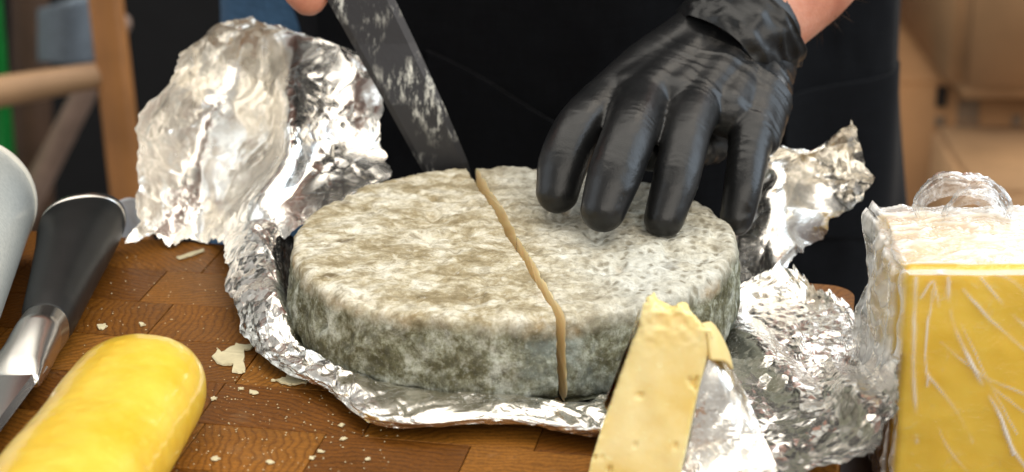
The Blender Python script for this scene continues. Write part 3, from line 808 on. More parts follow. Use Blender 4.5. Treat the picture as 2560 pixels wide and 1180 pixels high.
def streak(v, d, a, b, seed):
    d = np.array(d, float); d /= np.linalg.norm(d); al = v @ d; pe = v - al[:, None] * d
    f = fbm(np.c_[pe / a] + (al / b)[:, None] * 0.6, 3, seed)
    return np.clip(1 - np.abs(f) * 3.2, 0, 1) ** 2
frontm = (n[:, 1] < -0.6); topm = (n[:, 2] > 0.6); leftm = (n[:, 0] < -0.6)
def ridge_line(v, px, width):
    """distance field of a fold drawn down the block's front"""
    q = cr(np.array([P(a_, b_, y=y0) for a_, b_ in px]), 60)[:, [0, 2]]
    d = np.full(len(v), 9.0); vv_ = v[:, [0, 2]]
    for i in range(len(q) - 1):
        e_ = q[i + 1] - q[i]; t_ = np.clip(((vv_ - q[i]) @ e_) / (e_ @ e_), 0, 1)
        d = np.minimum(d, np.linalg.norm(vv_ - q[i] - t_[:, None] * e_, axis=1))
    return np.exp(-(d / width) ** 2)
wv = v + 0.0002 * np.stack([fbm(v / .006, 2, 1), fbm(v / .006, 2, 2), fbm(v / .006, 2, 3)], -1)
lines = [([(2368, 690), (2372, 760), (2392, 830), (2440, 930), (2500, 1040), (2530, 1130)], .0007, 1.0), ([(2405, 720), (2480, 800), (2580, 890)], .0005, .8), ([(2332, 720), (2312, 850), (2318, 960)], .0005, .7),
         ([(2315, 930), (2380, 1010), (2430, 1100)], .0006, .7), ([(2450, 690), (2510, 760), (2580, 830)], .0005, .6), ([(2350, 850), (2450, 930), (2580, 990)], .0005, .5), ([(2400, 800), (2460, 930), (2540, 1080)], .0004, .5),
         ([(2500, 1040), (2525, 1110), (2575, 1180)], .0007, .9), ([(2288, 690), (2282, 900), (2290, 1100)], .0008, .6), ([(2420, 900), (2500, 980), (2580, 1040)], .0004, .5), ([(2330, 1010), (2360, 1100), (2420, 1180)], .0005, .4), ([(2480, 680), (2530, 700), (2590, 760)], .0005, .4), ([(2300, 740), (2330, 700), (2345, 760)], .0006, .7)]
cre_sheen = np.zeros(len(v)); h = np.zeros(len(v))
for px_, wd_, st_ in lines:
    r_ = ridge_line(wv, px_, wd_ * .95) * frontm * np.clip(0.6 + 0.9 * fbm(v / .012, 2, 91), 0, 1); h += 0.0006 * st_ * r_; cre_sheen = np.maximum(cre_sheen, 0.95 * st_ * r_)
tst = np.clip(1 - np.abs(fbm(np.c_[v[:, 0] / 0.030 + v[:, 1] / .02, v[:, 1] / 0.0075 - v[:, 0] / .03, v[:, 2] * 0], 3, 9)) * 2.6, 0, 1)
h += topm * (0.0010 * tst ** 2 + 0.0007 * facets(v[:, :2] / 0.012, 19)); cre_sheen = np.maximum(cre_sheen, topm * (0.40 + 0.45 * tst ** 2))  # even white on the top face paints its reflected sheen; streaks are folds
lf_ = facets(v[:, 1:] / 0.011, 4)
h += leftm * (0.0030 * (0.6 + fbm(v / 0.016, 3, 12)) + 0.0016 * lf_); cre_sheen = np.maximum(cre_sheen, leftm * (0.26 + 0.35 * np.clip(1 - np.abs(lf_) * 5, 0, 1)))
edge_ = ~(frontm | topm | leftm); cre_sheen = np.maximum(cre_sheen, edge_ * np.clip(0.15 + 0.5 * fbm(v / .006, 3, 50), 0, .6))
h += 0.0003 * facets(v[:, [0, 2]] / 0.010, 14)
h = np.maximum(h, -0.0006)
def put_crease_sheen(me, c):
    at_ = me.attributes.new('crease_sheen', 'FLOAT', 'POINT'); at_.data.foreach_set('value', np.asarray(c, float))
put_crease_sheen(fm, cre_sheen)
setv(fm, v + n * h[:, None])
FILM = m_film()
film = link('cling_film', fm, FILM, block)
# gathered loop of film standing up at the back of the block
for cx, cy, rx, ry, dy, sd in ((2402, 538, 116, 112, .018, 31), (2440, 545, 86, 70, .012, 35)):
    g = []
    for a_ in np.linspace(-0.05, math.pi + 0.05, 25):
        row = []
        for e_ in np.linspace(-1, 1, 9):
            k_ = math.sqrt(max(0, 1 - (e_ * .90) ** 2))
            w_ = 1 + 0.06 * math.sin(a_ * 3 + sd) + 0.03 * math.sin(a_ * 7 + e_ * 2)
            row.append(P(cx - rx * (0.55 + 0.45 * k_) * w_ * math.cos(a_), cy - ry * k_ * w_ * max(-.1, math.sin(a_)) ** 1.0, y=y1 - 0.012 + dy * e_))
        g.append(row)
    s, lu, lv = surf(np.array(g), 0.0007); m, n_, _ = s.shape; N = normals(s); fl = s.reshape(-1, 3)
    U_, E_ = np.meshgrid(np.linspace(0, 1, m), np.linspace(-1, 1, n_), indexing='ij'); U_ = U_.ravel(); E_ = E_.ravel()
    ln = np.clip(1 - np.abs(fbm(np.c_[U_ * 2.2, E_ * 5.0 + U_ * 1.2, U_ * 0 + sd], 3, sd)) * 4.5, 0, 1)
    ln2 = np.clip(1 - np.abs(fbm(np.c_[U_ * 7, E_ * 2.0 - U_ * 2, U_ * 0 + sd], 3, sd + 4)) * 6, 0, 1)
    f1 = facets(np.c_[U_ * 4, E_ * 2.2], sd)
    fl = fl + N.reshape(-1, 3) * (0.0016 * f1 + 0.0008 * ln)[:, None]
    tme = meshdata('film_tail', fl, grid_faces(m, n_))
    put_crease_sheen(tme, 0.05 + 0.40 * ln ** 2 + 0.30 * ln2 ** 2)
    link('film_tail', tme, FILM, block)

# ------------------------------------------------------------------ person behind the board
pc = np.array([0.02, 0.42, 0.0])
person = empty('person', (pc[0], pc[1], -0.95))
tag(person, 'person in black apron and jeans, gloved hand over the cheese, other hand on a knife', 'person')
wristL = P(1868, 62, y=.118); foreL = P(1985, -70, y=.140); elbowL = P(2330, -520, y=.27); shL = np.array([0.20, 0.42, 0.46])
kn_a = P(905, -30, y=.120)
kdir = P(1110, 415, y=.100) - P(912, 0, y=.112); kdir /= np.linalg.norm(kdir)
grip = P(912, 0, y=.112) - kdir * 0.075
elbowR = np.array([-0.27, 0.30, 0.20]); shR = np.array([-0.17, 0.42, 0.46])
bm = bmesh.new()
for z, r_ in ((-0.12, .13), (0.02, .125), (0.15, .12), (0.30, .125), (0.42, .12)):
    for sx_ in (-0.055, 0, 0.055):
        capsule_bm(bm, (pc[0] + sx_ * 1.0, pc[1], z), (pc[0] + sx_, pc[1], z + 0.10), r_, r_)
capsule_bm(bm, shL, shR, .055, .055); capsule_bm(bm, (pc[0], pc[1], .5), (pc[0], pc[1], .60), .055, .05)
chain(bm, [(shL, .055), (elbowL, .043), (foreL, .030), (wristL, .0245)])
# bare hand closed on the knife handle
palm = grip + kdir * 0.037 + np.array([-0.020, 0.012, 0.0])
chain(bm, [(shR, .055), (elbowR, .043), (palm + np.array([-.05, .06, .035]), .028), (palm + np.array([-.012, .02, .012]), .022)])
side_v = np.cross(kdir, np.array([0, 1.0, 0])); side_v /= np.linalg.norm(side_v)
fwd_v = np.cross(side_v, kdir)
for i in range(4):
    c = grip + kdir * (0.052 - 0.019 * i)
    L = (1.0, 1.08, 1.0, 0.85)[i]; r_ = (0.0092, 0.0095, 0.0090, 0.0080)[i]
    k0 = c + np.array([-.026, .014, .004]) * L; k1 = c + np.array([-.022, -.014, .003]) * L; k2 = c + np.array([.002, -.021, 0]) * L; k3 = c + np.array([.016, -.010, .002]) * L
    if i == 0:
        chain(bm, [(palm + kdir * .01, .013), (P(735, -90, y=.128), .0100), (P(752, -35, y=.118), .0102), (P(772, -10, y=.116), .0098)]); continue
    chain(bm, [(palm + kdir * (0.02 - .014 * i), .013), (k0, r_ * 1.1), (k1, r_), (k2, r_ * .96), (k3, r_ * .88)])
chain(bm, [(palm - kdir * .02, .014), (grip + np.array([0,0,.0]) + np.array([.004, .018, 0]), .011), (grip + kdir * .017 + np.array([.020, .004, 0]), .010), (grip + kdir * .037 + np.array([.018, -.008, .002]), .009)])
body = remeshed(bm, 0.0032, 6)
bo = link('body', body, [SKIN, SHIRT], person)
v = verts(body)
lx = np.array([v[p.vertices[0]] for p in body.polygons])
armL = np.linalg.norm(lx - elbowL, axis=1); skinm = (lx[:, 1] < 0.27) & ~((np.abs(lx[:, 0] - pc[0]) < 0.17) & (lx[:, 1] > 0.25))
body.polygons.foreach_set('material_index', [0 if s_ else 1 for s_ in skinm])
# trousers
bm = bmesh.new()
for sg in (-1, 1):
    chain(bm, [((pc[0] + sg * .085, pc[1], .06), .105), ((pc[0] + sg * .095, pc[1], -.12), .108), ((pc[0] + sg * .10, pc[1] + .01, -.45), .075), ((pc[0] + sg * .10, pc[1] + .03, -.86), .055)])
    chain(bm, [((pc[0] + sg * .10, pc[1] + .02, -.90), .045), ((pc[0] + sg * .11, pc[1] - .12, -.915), .034)])
tm = remeshed(bm, 0.007, 6)
v = verts(tm); n = vnorm(tm); setv(tm, v + n * (0.006 * fbm(v * np.array([1, 1, .5]) / .06, 3, 2))[:, None])
link('trousers', tm, DENIM, person)
# apron: cloth wrapped round the front
def apron_pt(ph, z, off=0.0):
    a_, b_ = 0.222 + off, 0.150 + off
    x = pc[0] + a_ * math.sin(ph); y = pc[1] - b_ * math.cos(ph)
    f = 0.006 * math.sin(ph * 7 + z * 6) + 0.004 * math.sin(ph * 13 - z * 9 + 1) + 0.005 * math.sin(ph * 3.1 + z * 16)
    return np.array([x + f * math.sin(ph), y - f * math.cos(ph), z])
phs = np.linspace(-0.62, 1.50, 190); zs = np.linspace(-0.45, 0.30, 160)
av = np.array([[apron_pt(ph, z) for ph in phs] for z in zs])
avf = av.reshape(-1, 3) + 0.0014 * fbm(av.reshape(-1, 3) / 0.02, 3, 3)[:, None] * np.array([0, -1, 0])
ao = link('apron', meshdata('apron', avf, grid_faces(len(zs), len(phs))), APRON, person)
md = ao.modifiers.new('thick', 'SOLIDIFY'); md.thickness = 0.0016
def pocket(corners):
    """corners given as pixels; each is dropped on the apron's outside"""
    def on(px, py):
        best = None
        for t in np.linspace(0.95, 1.6, 1400):
            q = P(px, py, t=t); ph = math.atan2((q[0] - pc[0]) / 0.222, -(q[1] - pc[1]) / 0.150)
            if ((q[0] - pc[0]) / 0.222) ** 2 + ((q[1] - pc[1]) / 0.150) ** 2 < 1: best = (ph, q[2]); break
        return best or (0, 0)
    c = [on(*q) for q in corners]
    g = []
    for u_ in np.linspace(0, 1, 60):
        row = []
        for w_ in np.linspace(0, 1, 60):
            ph = (c[0][0] * (1 - u_) + c[1][0] * u_) * (1 - w_) + (c[3][0] * (1 - u_) + c[2][0] * u_) * w_
            z = (c[0][1] * (1 - u_) + c[1][1] * u_) * (1 - w_) + (c[3][1] * (1 - u_) + c[2][1] * u_) * w_
            row.append(apron_pt(ph, z, 0.0016 + 0.0012 * (1 - w_)))
        g.append(row)
    po = link('pocket', meshdata('pocket', np.array(g).reshape(-1, 3), grid_faces(60, 60)), APRON, ao)
    md = po.modifiers.new('thick', 'SOLIDIFY'); md.thickness = 0.0015
pocket([(1960, 245), (2235, 150), (2235, 560), (1960, 600)])
pocket([(1060, 130), (1460, 330), (1460, 640), (1060, 560)])

# gloved hand
def J(px, py, y, r_): return (P(px, py, y=y), r_)
bm = bmesh.new()
idx = [J(1510, 262, .062, .0120), J(1448, 325, .040, .0114), J(1408, 410, .024, .0110), J(1394, 480, .016, .0094)]
mid = [J(1602, 262, .054, .0126), J(1576, 330, .026, .0118), J(1537, 435, .004, .0117), J(1508, 524, -.007, .0097)]
rng_ = [J(1735, 272, .056, .0118), J(1718, 330, .034, .0104), J(1692, 440, .012, .0102), J(1660, 546, .000, .0087)]
pnk = [J(1882, 325, .058, .0104), J(1870, 390, .044, .0090), J(1856, 475, .032, .0086), J(1842, 548, .026, .0074)]
def fine(f): 
    p_ = cr(np.array([q[0] for q in f]), 10); r_ = np.interp(np.linspace(0, 3, 10), range(4), [q[1] for q in f])
    return [(p_[i], r_[i]) for i in range(10)]
W1 = J(1745, 82, .112, .0130); W2 = J(1800, 95, .116, .0150); W3 = J(1860, 120, .116, .0155); W4 = J(1915, 160, .110, .0140)
for fngr, wr in ((idx, W1), (mid, W2), (rng_, W3), (pnk, W4)):
    chain(bm, fine(fngr))
    m1 = ((np.array(fngr[0][0]) * .55 + np.array(wr[0]) * .45), 0.0140)
    chain(bm, [(fngr[0][0] + (wr[0] - fngr[0][0]) * 0.0, fngr[0][1] * 0.98), m1, wr])
def mixp(a, b, t): return a[0] * (1 - t) + b[0] * t
for (fa_, wa), (fb2, wb) in (((idx, W1), (mid, W2)), ((mid, W2), (rng_, W3)), ((rng_, W3), (pnk, W4))):
    a0 = mixp(fa_[0], fb2[0], .5); w0 = mixp(wa, wb, .5); a1 = a0 + (w0 - a0) * 0.10 + np.array([0, 0, .001])
    chain(bm, [(a1, .0118), (a0 + (w0 - a0) * .55, .0135), (w0, .0145)])
chain(bm, [J(1908, 345, .058, .0085), J(1908, 250, .082, .0135), J(1895, 190, .104, .0135)])
chain(bm, [J(1700, 300, .075, .012), J(1800, 300, .085, .012), J(1860, 200, .10, .012)])
chain(bm, [(W2[0], .018), (wristL, .0268)]); chain(bm, [(W3[0], .018), (wristL, .0268)])
# thumb folded in under the palm
chain(bm, [J(1800, 290, .095, .013), J(1775, 362, .080, .0092), J(1700, 372, .062, .0090), J(1630, 385, .050, .0080)])
gm = remeshed(bm, 0.0010, 13, 0.5)
v = verts(gm); n = vnorm(gm)
ha = np.array(W2[0]) - np.array(mid[0][0]); ha /= np.linalg.norm(ha)
hc = np.array(pnk[0][0]) - np.array(idx[0][0]); hc -= ha * (hc @ ha); hc /= np.linalg.norm(hc)
hn = np.cross(ha, hc)
rel = v - np.array(mid[0][0])
sa, sc_, sn_ = rel @ ha, rel @ hc, rel @ hn
back = np.clip((sa + 0.004) / 0.02, 0, 1)
sk = sa - 0.18 * sc_ + 0.004 * fbm(v / 0.02, 2, 61)
wr_ = fbm(np.c_[sk / 0.0030, sc_ / 0.030, sn_ / 0.030], 2, 40)
rid = 1 - np.abs(fbm(np.c_[sk / 0.0075, sc_ / 0.040, sn_ / 0.040], 2, 47))
strength = back * np.clip(0.35 + sc_ / 0.06 + sa / 0.16, 0.15, 1.3)
h = strength * (0.00022 * wr_ + 0.0006 * (rid ** 5 - 0.3))
fing = 1 - np.clip((sa + 0.010) / 0.02, 0, 1)
h = h + fing * (0.00006 * fbm(v / 0.0035, 3, 70) + 0.00025 * np.clip(fbm(np.c_[v[:, 0] / 0.010, v[:, 1] / 0.010, v[:, 2] / 0.0045], 2, 71) - 0.35, 0, 1))
for fngr in (idx, mid, rng_, pnk):
    for jn in (1, 2):
        ja = np.array(fngr[jn][0]); dr_ = np.array(fngr[jn + 1][0]) - np.array(fngr[jn - 1][0]); dr_ /= np.linalg.norm(dr_)
        q_ = v - ja; s_ = q_ @ dr_; near = np.clip(1 - np.linalg.norm(q_ - s_[:, None] * dr_, axis=1) / 0.022, 0, 1) > 0.3
        s_ = s_ + 0.0016 * fbm(v / 0.009, 2, 30 + jn)
        br = np.clip(0.5 + 1.2 * fbm(v / 0.008, 2, 60 + jn), 0, 1)
        for k_, a_ in ((-0.0042, .6), (-0.0016, 1), (0.0012, .9), (0.0040, .5)):
            h = h - near * br * a_ * 0.00016 * np.exp(-((s_ - k_) / 0.0007) ** 2)
# squashed empty end of the little finger
pt = np.array(pnk[3][0]); dpt = np.linalg.norm(v - pt, axis=1)
h = h + np.clip(1 - dpt / 0.014, 0, 1) * 0.0016 * facets(v[:, [0, 2]] / 0.007, 5)
v2 = v + n * h[:, None]
v2[:, 2] = np.where((np.hypot(v2[:, 0] - CEN[0], v2[:, 1]) < .09), np.maximum(v2[:, 2], ZT + 0.0012), v2[:, 2])
setv(gm, v2)
glove = link('glove', gm, GLOVE, person)
# cuff: loose rolled band round the wrist
fax = foreL - wristL; fax /= np.linalg.norm(fax)
c1 = np.cross(fax, np.array([0, 0, 1.0])); c1 /= np.linalg.norm(c1); c2 = np.cross(fax, c1)
cs = []
for d, rr_ in ((-0.024, .0262), (-0.018, .0282), (-0.012, .0284), (-0.008, .0292), (-0.004, .0292), (0.000, .0300), (0.0015, .0305), (0.001, .0296), (-0.002, .0286)):
    cs.append((wristL + fax * d, c1 * rr_, c2 * rr_ * 0.95, 2))
cm = loft(cs, 120, cap=False)
bm = bmesh.new(); bm.from_mesh(cm); bmesh.ops.subdivide_edges(bm, edges=[e for e in bm.edges if abs((e.verts[0].co - e.verts[1].co).normalized().dot(V(fax))) > 0.5], cuts=3, use_grid_fill=True); bm.to_mesh(cm); bm.free()
v = verts(cm); rl = v - wristL; al = rl @ fax; rad = rl - al[:, None] * fax; rad /= np.linalg.norm(rad, axis=1, keepdims=True)
ang = np.arctan2(rl @ c2, rl @ c1)
v = v + rad * (0.0014 * fbm(np.c_[np.cos(ang) * 3, np.sin(ang) * 3, al / 0.012], 3, 5) + 0.0012 * (1 - np.abs(fbm(np.c_[np.cos(ang) * 2 + al * 60, np.sin(ang) * 2, al / 0.006], 2, 8))) ** 3)[:, None] + fax * (0.003 * np.sin(ang * 2 + 1) * (al > 0.008))[:, None]
setv(cm, v)
link('cuff', cm, GLOVE, glove)
# arm hair
hv, hf = [], []
r3 = random.Random(9)
for i in range(260):
    t = r3.uniform(0.02, 0.9); a_ = r3.uniform(0, 2 * math.pi)
    if math.sin(a_) < -0.3 and r3.random() < 0.5: continue
    base = wristL + (foreL - wristL) * (0.75 + t * 1.3)
    rad = c1 * math.cos(a_) + c2 * math.sin(a_)
    b0 = base + rad * 0.0285
    dr = rad * r3.uniform(0.5, 1) - fax * r3.uniform(0.2, 0.9) + np.array([r3.uniform(-.5, .5) for _ in range(3)]); dr /= np.linalg.norm(dr)
    Lh = r3.uniform(0.006, 0.013); wv = np.cross(dr, rad); wv = wv / (np.linalg.norm(wv) + 1e-9) * 0.00007
    k_ = len(hv); p1 = b0 + dr * Lh * .5 + rad * .0006; p2 = b0 + dr * Lh - rad * 0.001
    hv += [b0 - wv, b0 + wv, p1 + wv * .8, p1 - wv * .8, p2]; hf += [(k_, k_ + 1, k_ + 2, k_ + 3), (k_ + 3, k_ + 2, k_ + 4)]
ho = link('arm_hair', meshdata('arm_hair', hv, hf), m_plain('brown_hair', (0.12, 0.075, 0.045), 0.5), person)
ho['kind'] = 'stuff'

# ------------------------------------------------------------------ knife in the bare hand
ck = empty('cheese_knife', V(grip))
tag(ck, 'broad dark blade smeared with cheese, held upright behind the wheel', 'knife')
bl_l = [P(815, -8, y=.112), P(880, 108, y=.110), P(965, 260, y=.106), P(1052, 418, y=.104), P(1090, 500, y=.103)]
bl_r = [P(985, -8, y=.112), P(1040, 108, y=.110), P(1110, 262, y=.106), P(1170, 405, y=.104), P(1195, 500, y=.103)]
bl_l = [bl_l[0] - kdir * 0.03] + bl_l; bl_r = [bl_r[0] - kdir * 0.03] + bl_r
vb = []
for a_, b_ in zip(bl_l, bl_r):
    nn = np.array([0, 1.0, 0]); e_ = (b_ - a_)
    vb += [a_ - nn * .0012, a_ + e_ * .10 - nn * .0016, b_ - e_ * .12 - nn * .0010, b_, b_ - e_ * .12 + nn * .0010, a_ + nn * .0012]
fb_ = [tuple(q) for q in grid_faces(len(bl_l), 6, True)] + [(5, 4, 3, 2, 1, 0), tuple(range(6 * len(bl_l) - 6, 6 * len(bl_l)))]
link('blade', meshdata('blade', vb, fb_), BLADE, ck, smooth=False)
hs = [(grip + kdir * d, side_v * a_, fwd_v * b_, 2.6) for d, a_, b_ in ((-.065, .010, .008), (-.063, .0135, .0105), (-.03, .0125, .010), (.02, .012, .0095), (.052, .014, .0095), (.058, .013, .007))]
link('handle', loft(hs, 40), HANDLE, ck)

# ------------------------------------------------------------------ flakes and crumbs on the board
def flake(px_pts, th, name='cheese_flake'):
    pts = [P(a, b, z=0.0006) for a, b in px_pts]; c = np.mean(pts, 0)
    bm = bmesh.new()
    outer = []
    for i, p_ in enumerate(pts):
        q = pts[(i + 1) % len(pts)]
        for t in (0, .34, .67):
            w_ = p_ * (1 - t) + q * t
            w_ = w_ + np.array([random.uniform(-1, 1), random.uniform(-1, 1), 0]) * 0.00035
            outer.append(w_)
    lo = [bm.verts.new((o_[0] - c[0], o_[1] - c[1], 0.0004)) for o_ in outer]
    hi = [bm.verts.new(((o_[0] - c[0]) * .96, (o_[1] - c[1]) * .96, 0.0004 + th * random.uniform(.5, 1.3))) for o_ in outer]
    k_ = len(outer)
    for i in range(k_):
        j = (i + 1) % k_; bm.faces.new((lo[i], lo[j], hi[j], hi[i]))
    tf = bm.faces.new(hi); bmesh.ops.triangulate(bm, faces=[tf])
    bm.faces.new(lo[::-1])
    bmesh.ops.recalc_face_normals(bm, faces=bm.faces)
    me = bpy.data.meshes.new(name); bm.to_mesh(me); bm.free()
    return link(name, me, CRUMB, smooth=False, loc=(c[0], c[1], 0))
GRP = 'cheese flakes scattered on the cutting board'
tag(flake([(530, 890), (545, 872), (552, 882), (575, 868), (590, 860), (605, 862), (640, 858), (628, 875), (612, 876), (614, 892), (610, 905), (614, 930), (598, 933), (582, 930), (582, 912), (560, 914), (545, 908)], .0008), 'largest ragged cream cheese flake, left of the foil rim', 'cheese flake', GRP)
tag(flake([(690, 950), (712, 946), (722, 932), (742, 938), (740, 946), (768, 950), (770, 956), (745, 960), (726, 964), (704, 958)], .0008), 'flat white cheese flake half tucked under the foil rim', 'cheese flake', GRP)
tag(flake([(440, 644), (472, 634), (508, 622), (510, 628), (478, 640), (448, 648)], .0006), 'thin white cheese sliver near the back edge of the board', 'cheese flake', GRP)
tag(flake([(242, 814), (262, 810), (268, 816), (256, 824), (244, 822)], .0008), 'small white flake on the board right of the knife bolster', 'cheese flake', GRP)
tag(flake([(346, 808), (356, 806), (364, 812), (352, 816)], .0008), 'tiny white flake above the far end of the yellow cheese log', 'cheese flake', GRP)
small = [(683, 950, 8, 'round white crumb just left of the flake tucked under the foil rim'), (604, 971, 8, 'pale crumb in front of the largest cheese flake'),
         (632, 980, 13, 'widest flat crumb lying between the largest flake and the foil corner'), (534, 996, 11, 'elongated white crumb beside the right side of the yellow log'),
         (538, 1146, 13, 'white crumb near the bottom edge, the one closest to the yellow log'), (676, 1154, 14, 'largest yellowish crumb at the bottom edge of the board'),
         (858, 1096, 9, 'yellowish crumb in front of the foil rim, farther from the foil than its white neighbour'), (854, 1062, 9, 'white crumb on the board nearest the front edge of the foil rim'),
         (778, 1144, 9, 'left crumb of the two lying side by side near the bottom edge'), (800, 1128, 9, 'right crumb of the two lying side by side near the bottom edge'),
         (920, 1147, 7, 'rightmost tiny white crumb on the bare board in front of the foil')]
for (a, b, s_, lab) in small:
    k_ = random.randint(5, 7); ph = random.random() * 6
    pts = [(a + s_ * random.uniform(.6, 1.25) * math.cos(ph + 6.283 * i / k_), b + .5 * s_ * random.uniform(.6, 1.2) * math.sin(ph + 6.283 * i / k_)) for i in range(k_)]
    tag(flake(pts, .0004, 'cheese_crumb'), lab, 'crumb', 'crumbs on the cutting board')
# dust too fine to count
cv, cf = [], []
for i in range(420):
    a, b = (random.uniform(430, 1000), random.uniform(900, 1180)) if random.random() < .72 else (random.uniform(180, 600), random.uniform(640, 1000))
    p_ = P(a, b, z=0.0004); r_ = random.uniform(.00012, .00042); k_ = len(cv)
    cv += [p_ + np.array([r_ * math.cos(t), r_ * math.sin(t), 0]) for t in (0, 1.5, 3.1, 4.6)] + [p_ + np.array([0, 0, r_ * .8])]
    cf += [(k_, k_ + 1, k_ + 4), (k_ + 1, k_ + 2, k_ + 4), (k_ + 2, k_ + 3, k_ + 4), (k_ + 3, k_, k_ + 4)]
tag(link('crumb_dust', meshdata('crumb_dust', cv, cf), CRUMB, smooth=False), 'fine cheese dust sprinkled over the wooden board', 'crumbs', kind='stuff')

# ------------------------------------------------------------------ blurred background
def rod(name, pts, mat, parent):
    bm = bmesh.new(); chain(bm, pts); bmesh.ops.recalc_face_normals(bm, faces=bm.faces)
    me = bpy.data.meshes.new(name); bm.to_mesh(me); bm.free(); return link(name, me, mat, parent)
ys = 0.75
pt_, pb_ = P(262, -20, y=ys), P(328, 560, y=ys); dv = pb_ - pt_; dv /= dv[2]
foot = pb_ + dv * (-0.95 - pb_[2]); head = pt_ + dv * (0.05 - pt_[2])
trest = empty('wooden_trestle', (float(foot[0]), ys, -0.95))
tag(trest, 'blurred honey-coloured round wooden trestle behind the board at the left', 'trestle')
rod('leg', [(head, .013), (foot + np.array([0, 0, .02]), .0165)], STOOL, trest)
rod('leg', [(head + np.array([-.34, .0, 0]), .013), (foot + np.array([-.45, 0, .02]), .0165)], STOOL, trest)
rod('rung', [(P(285, 182, y=ys), .0098), (P(-20, 232, y=ys - .01), .0125), (P(-330, 285, y=ys - .02), .0105)], m_plain('pale_wood', (0.46, 0.27, 0.14), 0.45, nscale=12, var=0.2), trest)
rod('brace', [(P(300, 60, y=ys + .25), .010), (P(110, 430, y=ys + .30), .012), (P(-100, 830, y=ys + .35), .012)], m_plain('faded_wood', (0.30, 0.20, 0.15), 0.6), trest)
rod('leg', [(P(75, -20, y=1.15), .018), (P(85, 560, y=1.15), .020)], m_plain('dark_wood', (0.07, 0.035, 0.018), 0.6), trest)
# grey cloth bag hanging on the trestle
g = np.array([[P(110 + 120 * u_ + 30 * w_ * 0, 20 + 120 * w_ - 40 * u_ * (1 - w_), y=1.0 - .05 * math.sin(3 * u_) + .02 * w_) for u_ in np.linspace(0, 1, 5)] for w_ in np.linspace(0, 1.1, 5)])
s, _, _ = surf(g, .004); m, n_, _ = s.shape
o = tag(link('cloth', meshdata('cloth', s.reshape(-1, 3), grid_faces(m, n_)), m_fabric('grey_cloth', (0.17, 0.20, 0.23))), 'blurred grey cloth hanging behind the wooden trestle', 'cloth')
o.modifiers.new('thick', 'SOLIDIFY').thickness = 0.006
# green upright object at the far left edge
gc = P(-55, 180, y=1.05)
gs = [((gc[0], gc[1], z), (r_, 0, 0), (0, r_, 0), 2.6) for z, r_ in ((-0.95, .022), (-0.945, .026), (-0.30, .0265), (-0.1, .026), (0.0, .020), (0.02, .010), (0.05, .010), (0.052, .008))]
tag(link('green_post', loft(gs, 40), m_plain('green_plastic', (0.004, 0.16, 0.025), 0.35)), 'blurred tall green post at the left edge of the background', 'post')
# white crumpled paper behind the board
g = []
for u_ in np.linspace(0, 1, 6):
    g.append([P(246 + 104 * u_ + 4 * math.sin(5 * w_), 640 - 138 * w_ * (1 - .06 * math.sin(6 * u_)), y=.142 + .010 * math.sin(4 * u_ + 2 * w_)) for w_ in np.linspace(0, 1, 5)])
s, _, _ = surf(np.array(g), .0015); m, n_, _ = s.shape; fl = s.reshape(-1, 3); fl[:, 2] = np.maximum(fl[:, 2], -.0355)
fl[:, 1] += .002 * facets(fl[:, [0, 2]] / .014, 3)
o = tag(link('paper_napkin', meshdata('paper', fl, grid_faces(m, n_)), m_plain('white_paper', (0.86, 0.87, 0.92), 0.8)), 'small white paper napkin standing behind the board beside the foil', 'napkin')
o.modifiers.new('thick', 'SOLIDIFY').thickness = 0.001
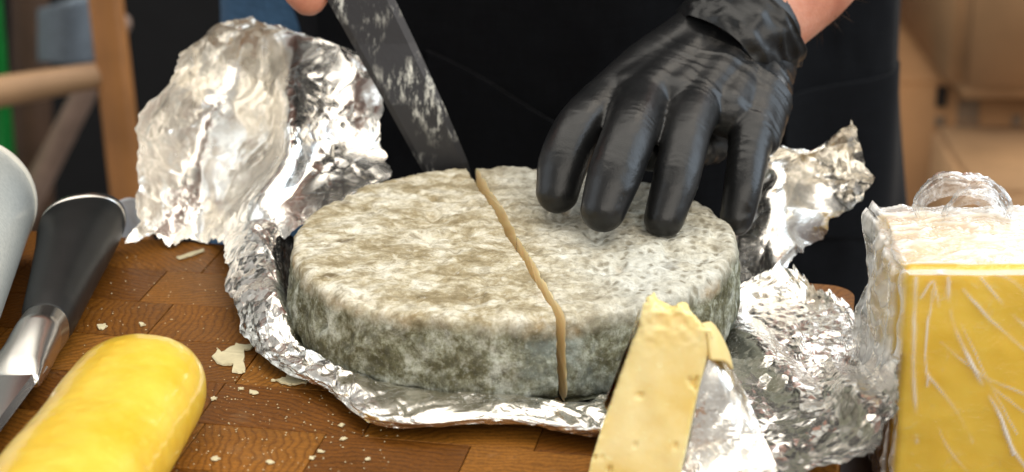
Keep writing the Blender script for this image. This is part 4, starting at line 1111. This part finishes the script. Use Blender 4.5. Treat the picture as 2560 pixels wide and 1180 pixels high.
# cardboard cartons at the right
def carton(name, xa, xb, ya, yb, za, zb_, mat, label, bev=.006):
    e = empty(name, ((xa + xb) / 2, (ya + yb) / 2, za))
    tag(e, label, 'box', 'cardboard cartons in the background')
    bm = bmesh.new(); bmesh.ops.create_cube(bm, size=1.0)
    for vv in bm.verts: vv.co = ((xa + xb) / 2 + vv.co.x * (xb - xa), (ya + yb) / 2 + vv.co.y * (yb - ya), (za + zb_) / 2 + vv.co.z * (zb_ - za))
    bmesh.ops.bevel(bm, geom=list(bm.edges), offset=bev, segments=4, affect='EDGES')
    me = bpy.data.meshes.new(name); bm.to_mesh(me); bm.free(); link('carton_wall', me, mat, e)
    return e
yc = 1.0
xl = float(P(2230, 300, y=yc)[0]); ztop = float(P(2400, 205, y=yc)[2])
midc = carton('cardboard_box', xl, xl + .36, yc, yc + .3, -0.95 + .30, ztop, CARD, 'brown cardboard carton with printed marks, in the middle of the stack')
carton('cardboard_box', xl - .02, xl + .40, yc - .02, yc + .32, -0.95, -0.95 + .30, CARD, 'brown cardboard carton at the bottom of the stack on the floor')
zu = float(P(2400, 168, y=yc - .07)[2])
upc = carton('cardboard_box', xl + .035, xl + .40, yc - .07, yc + .28, ztop + .0005, ztop + .26, CARD2, 'pale cardboard carton on top of the stack, overhanging the one below', .016)
def stamp(x0_, y0_, x1_, y1_, mat, name):
    q = [P(x0_, y1_, y=yc - .0012), P(x1_, y1_, y=yc - .0012), P(x1_, y0_, y=yc - .0012), P(x0_, y0_, y=yc - .0012)]
    bm = bmesh.new(); r_ = bmesh.ops.create_cube(bm, size=1.0)
    cx, cz = (q[0][0] + q[1][0]) / 2, (q[0][2] + q[2][2]) / 2; wx, wz = q[1][0] - q[0][0], q[2][2] - q[0][2]
    for vv in bm.verts: vv.co = (cx + vv.co.x * wx, yc - .0006 + vv.co.y * .0008, cz + vv.co.z * wz)
    me = bpy.data.meshes.new(name); bm.to_mesh(me); bm.free(); link(name, me, mat, midc, smooth=False)
stamp(2338, 215, 2366, 268, HOLE, 'hand_hole')
stamp(2392, 250, 2446, 300, PRINT, 'printed_mark'); stamp(2390, 304, 2448, 318, PRINT, 'printed_mark'); stamp(2336, 290, 2362, 318, PRINT, 'printed_mark'); stamp(2528, 288, 2552, 320, PRINT, 'printed_mark')
yf = .80
zf = float(P(2500, 458, y=yf)[2]); xf = float(P(2418, 470, y=yf)[0])
carton('cardboard_box', xf, xf + .30, yf - .02, yf + .16, -0.95, zf, CARD2, 'cardboard carton standing in front of the stack at the right edge')
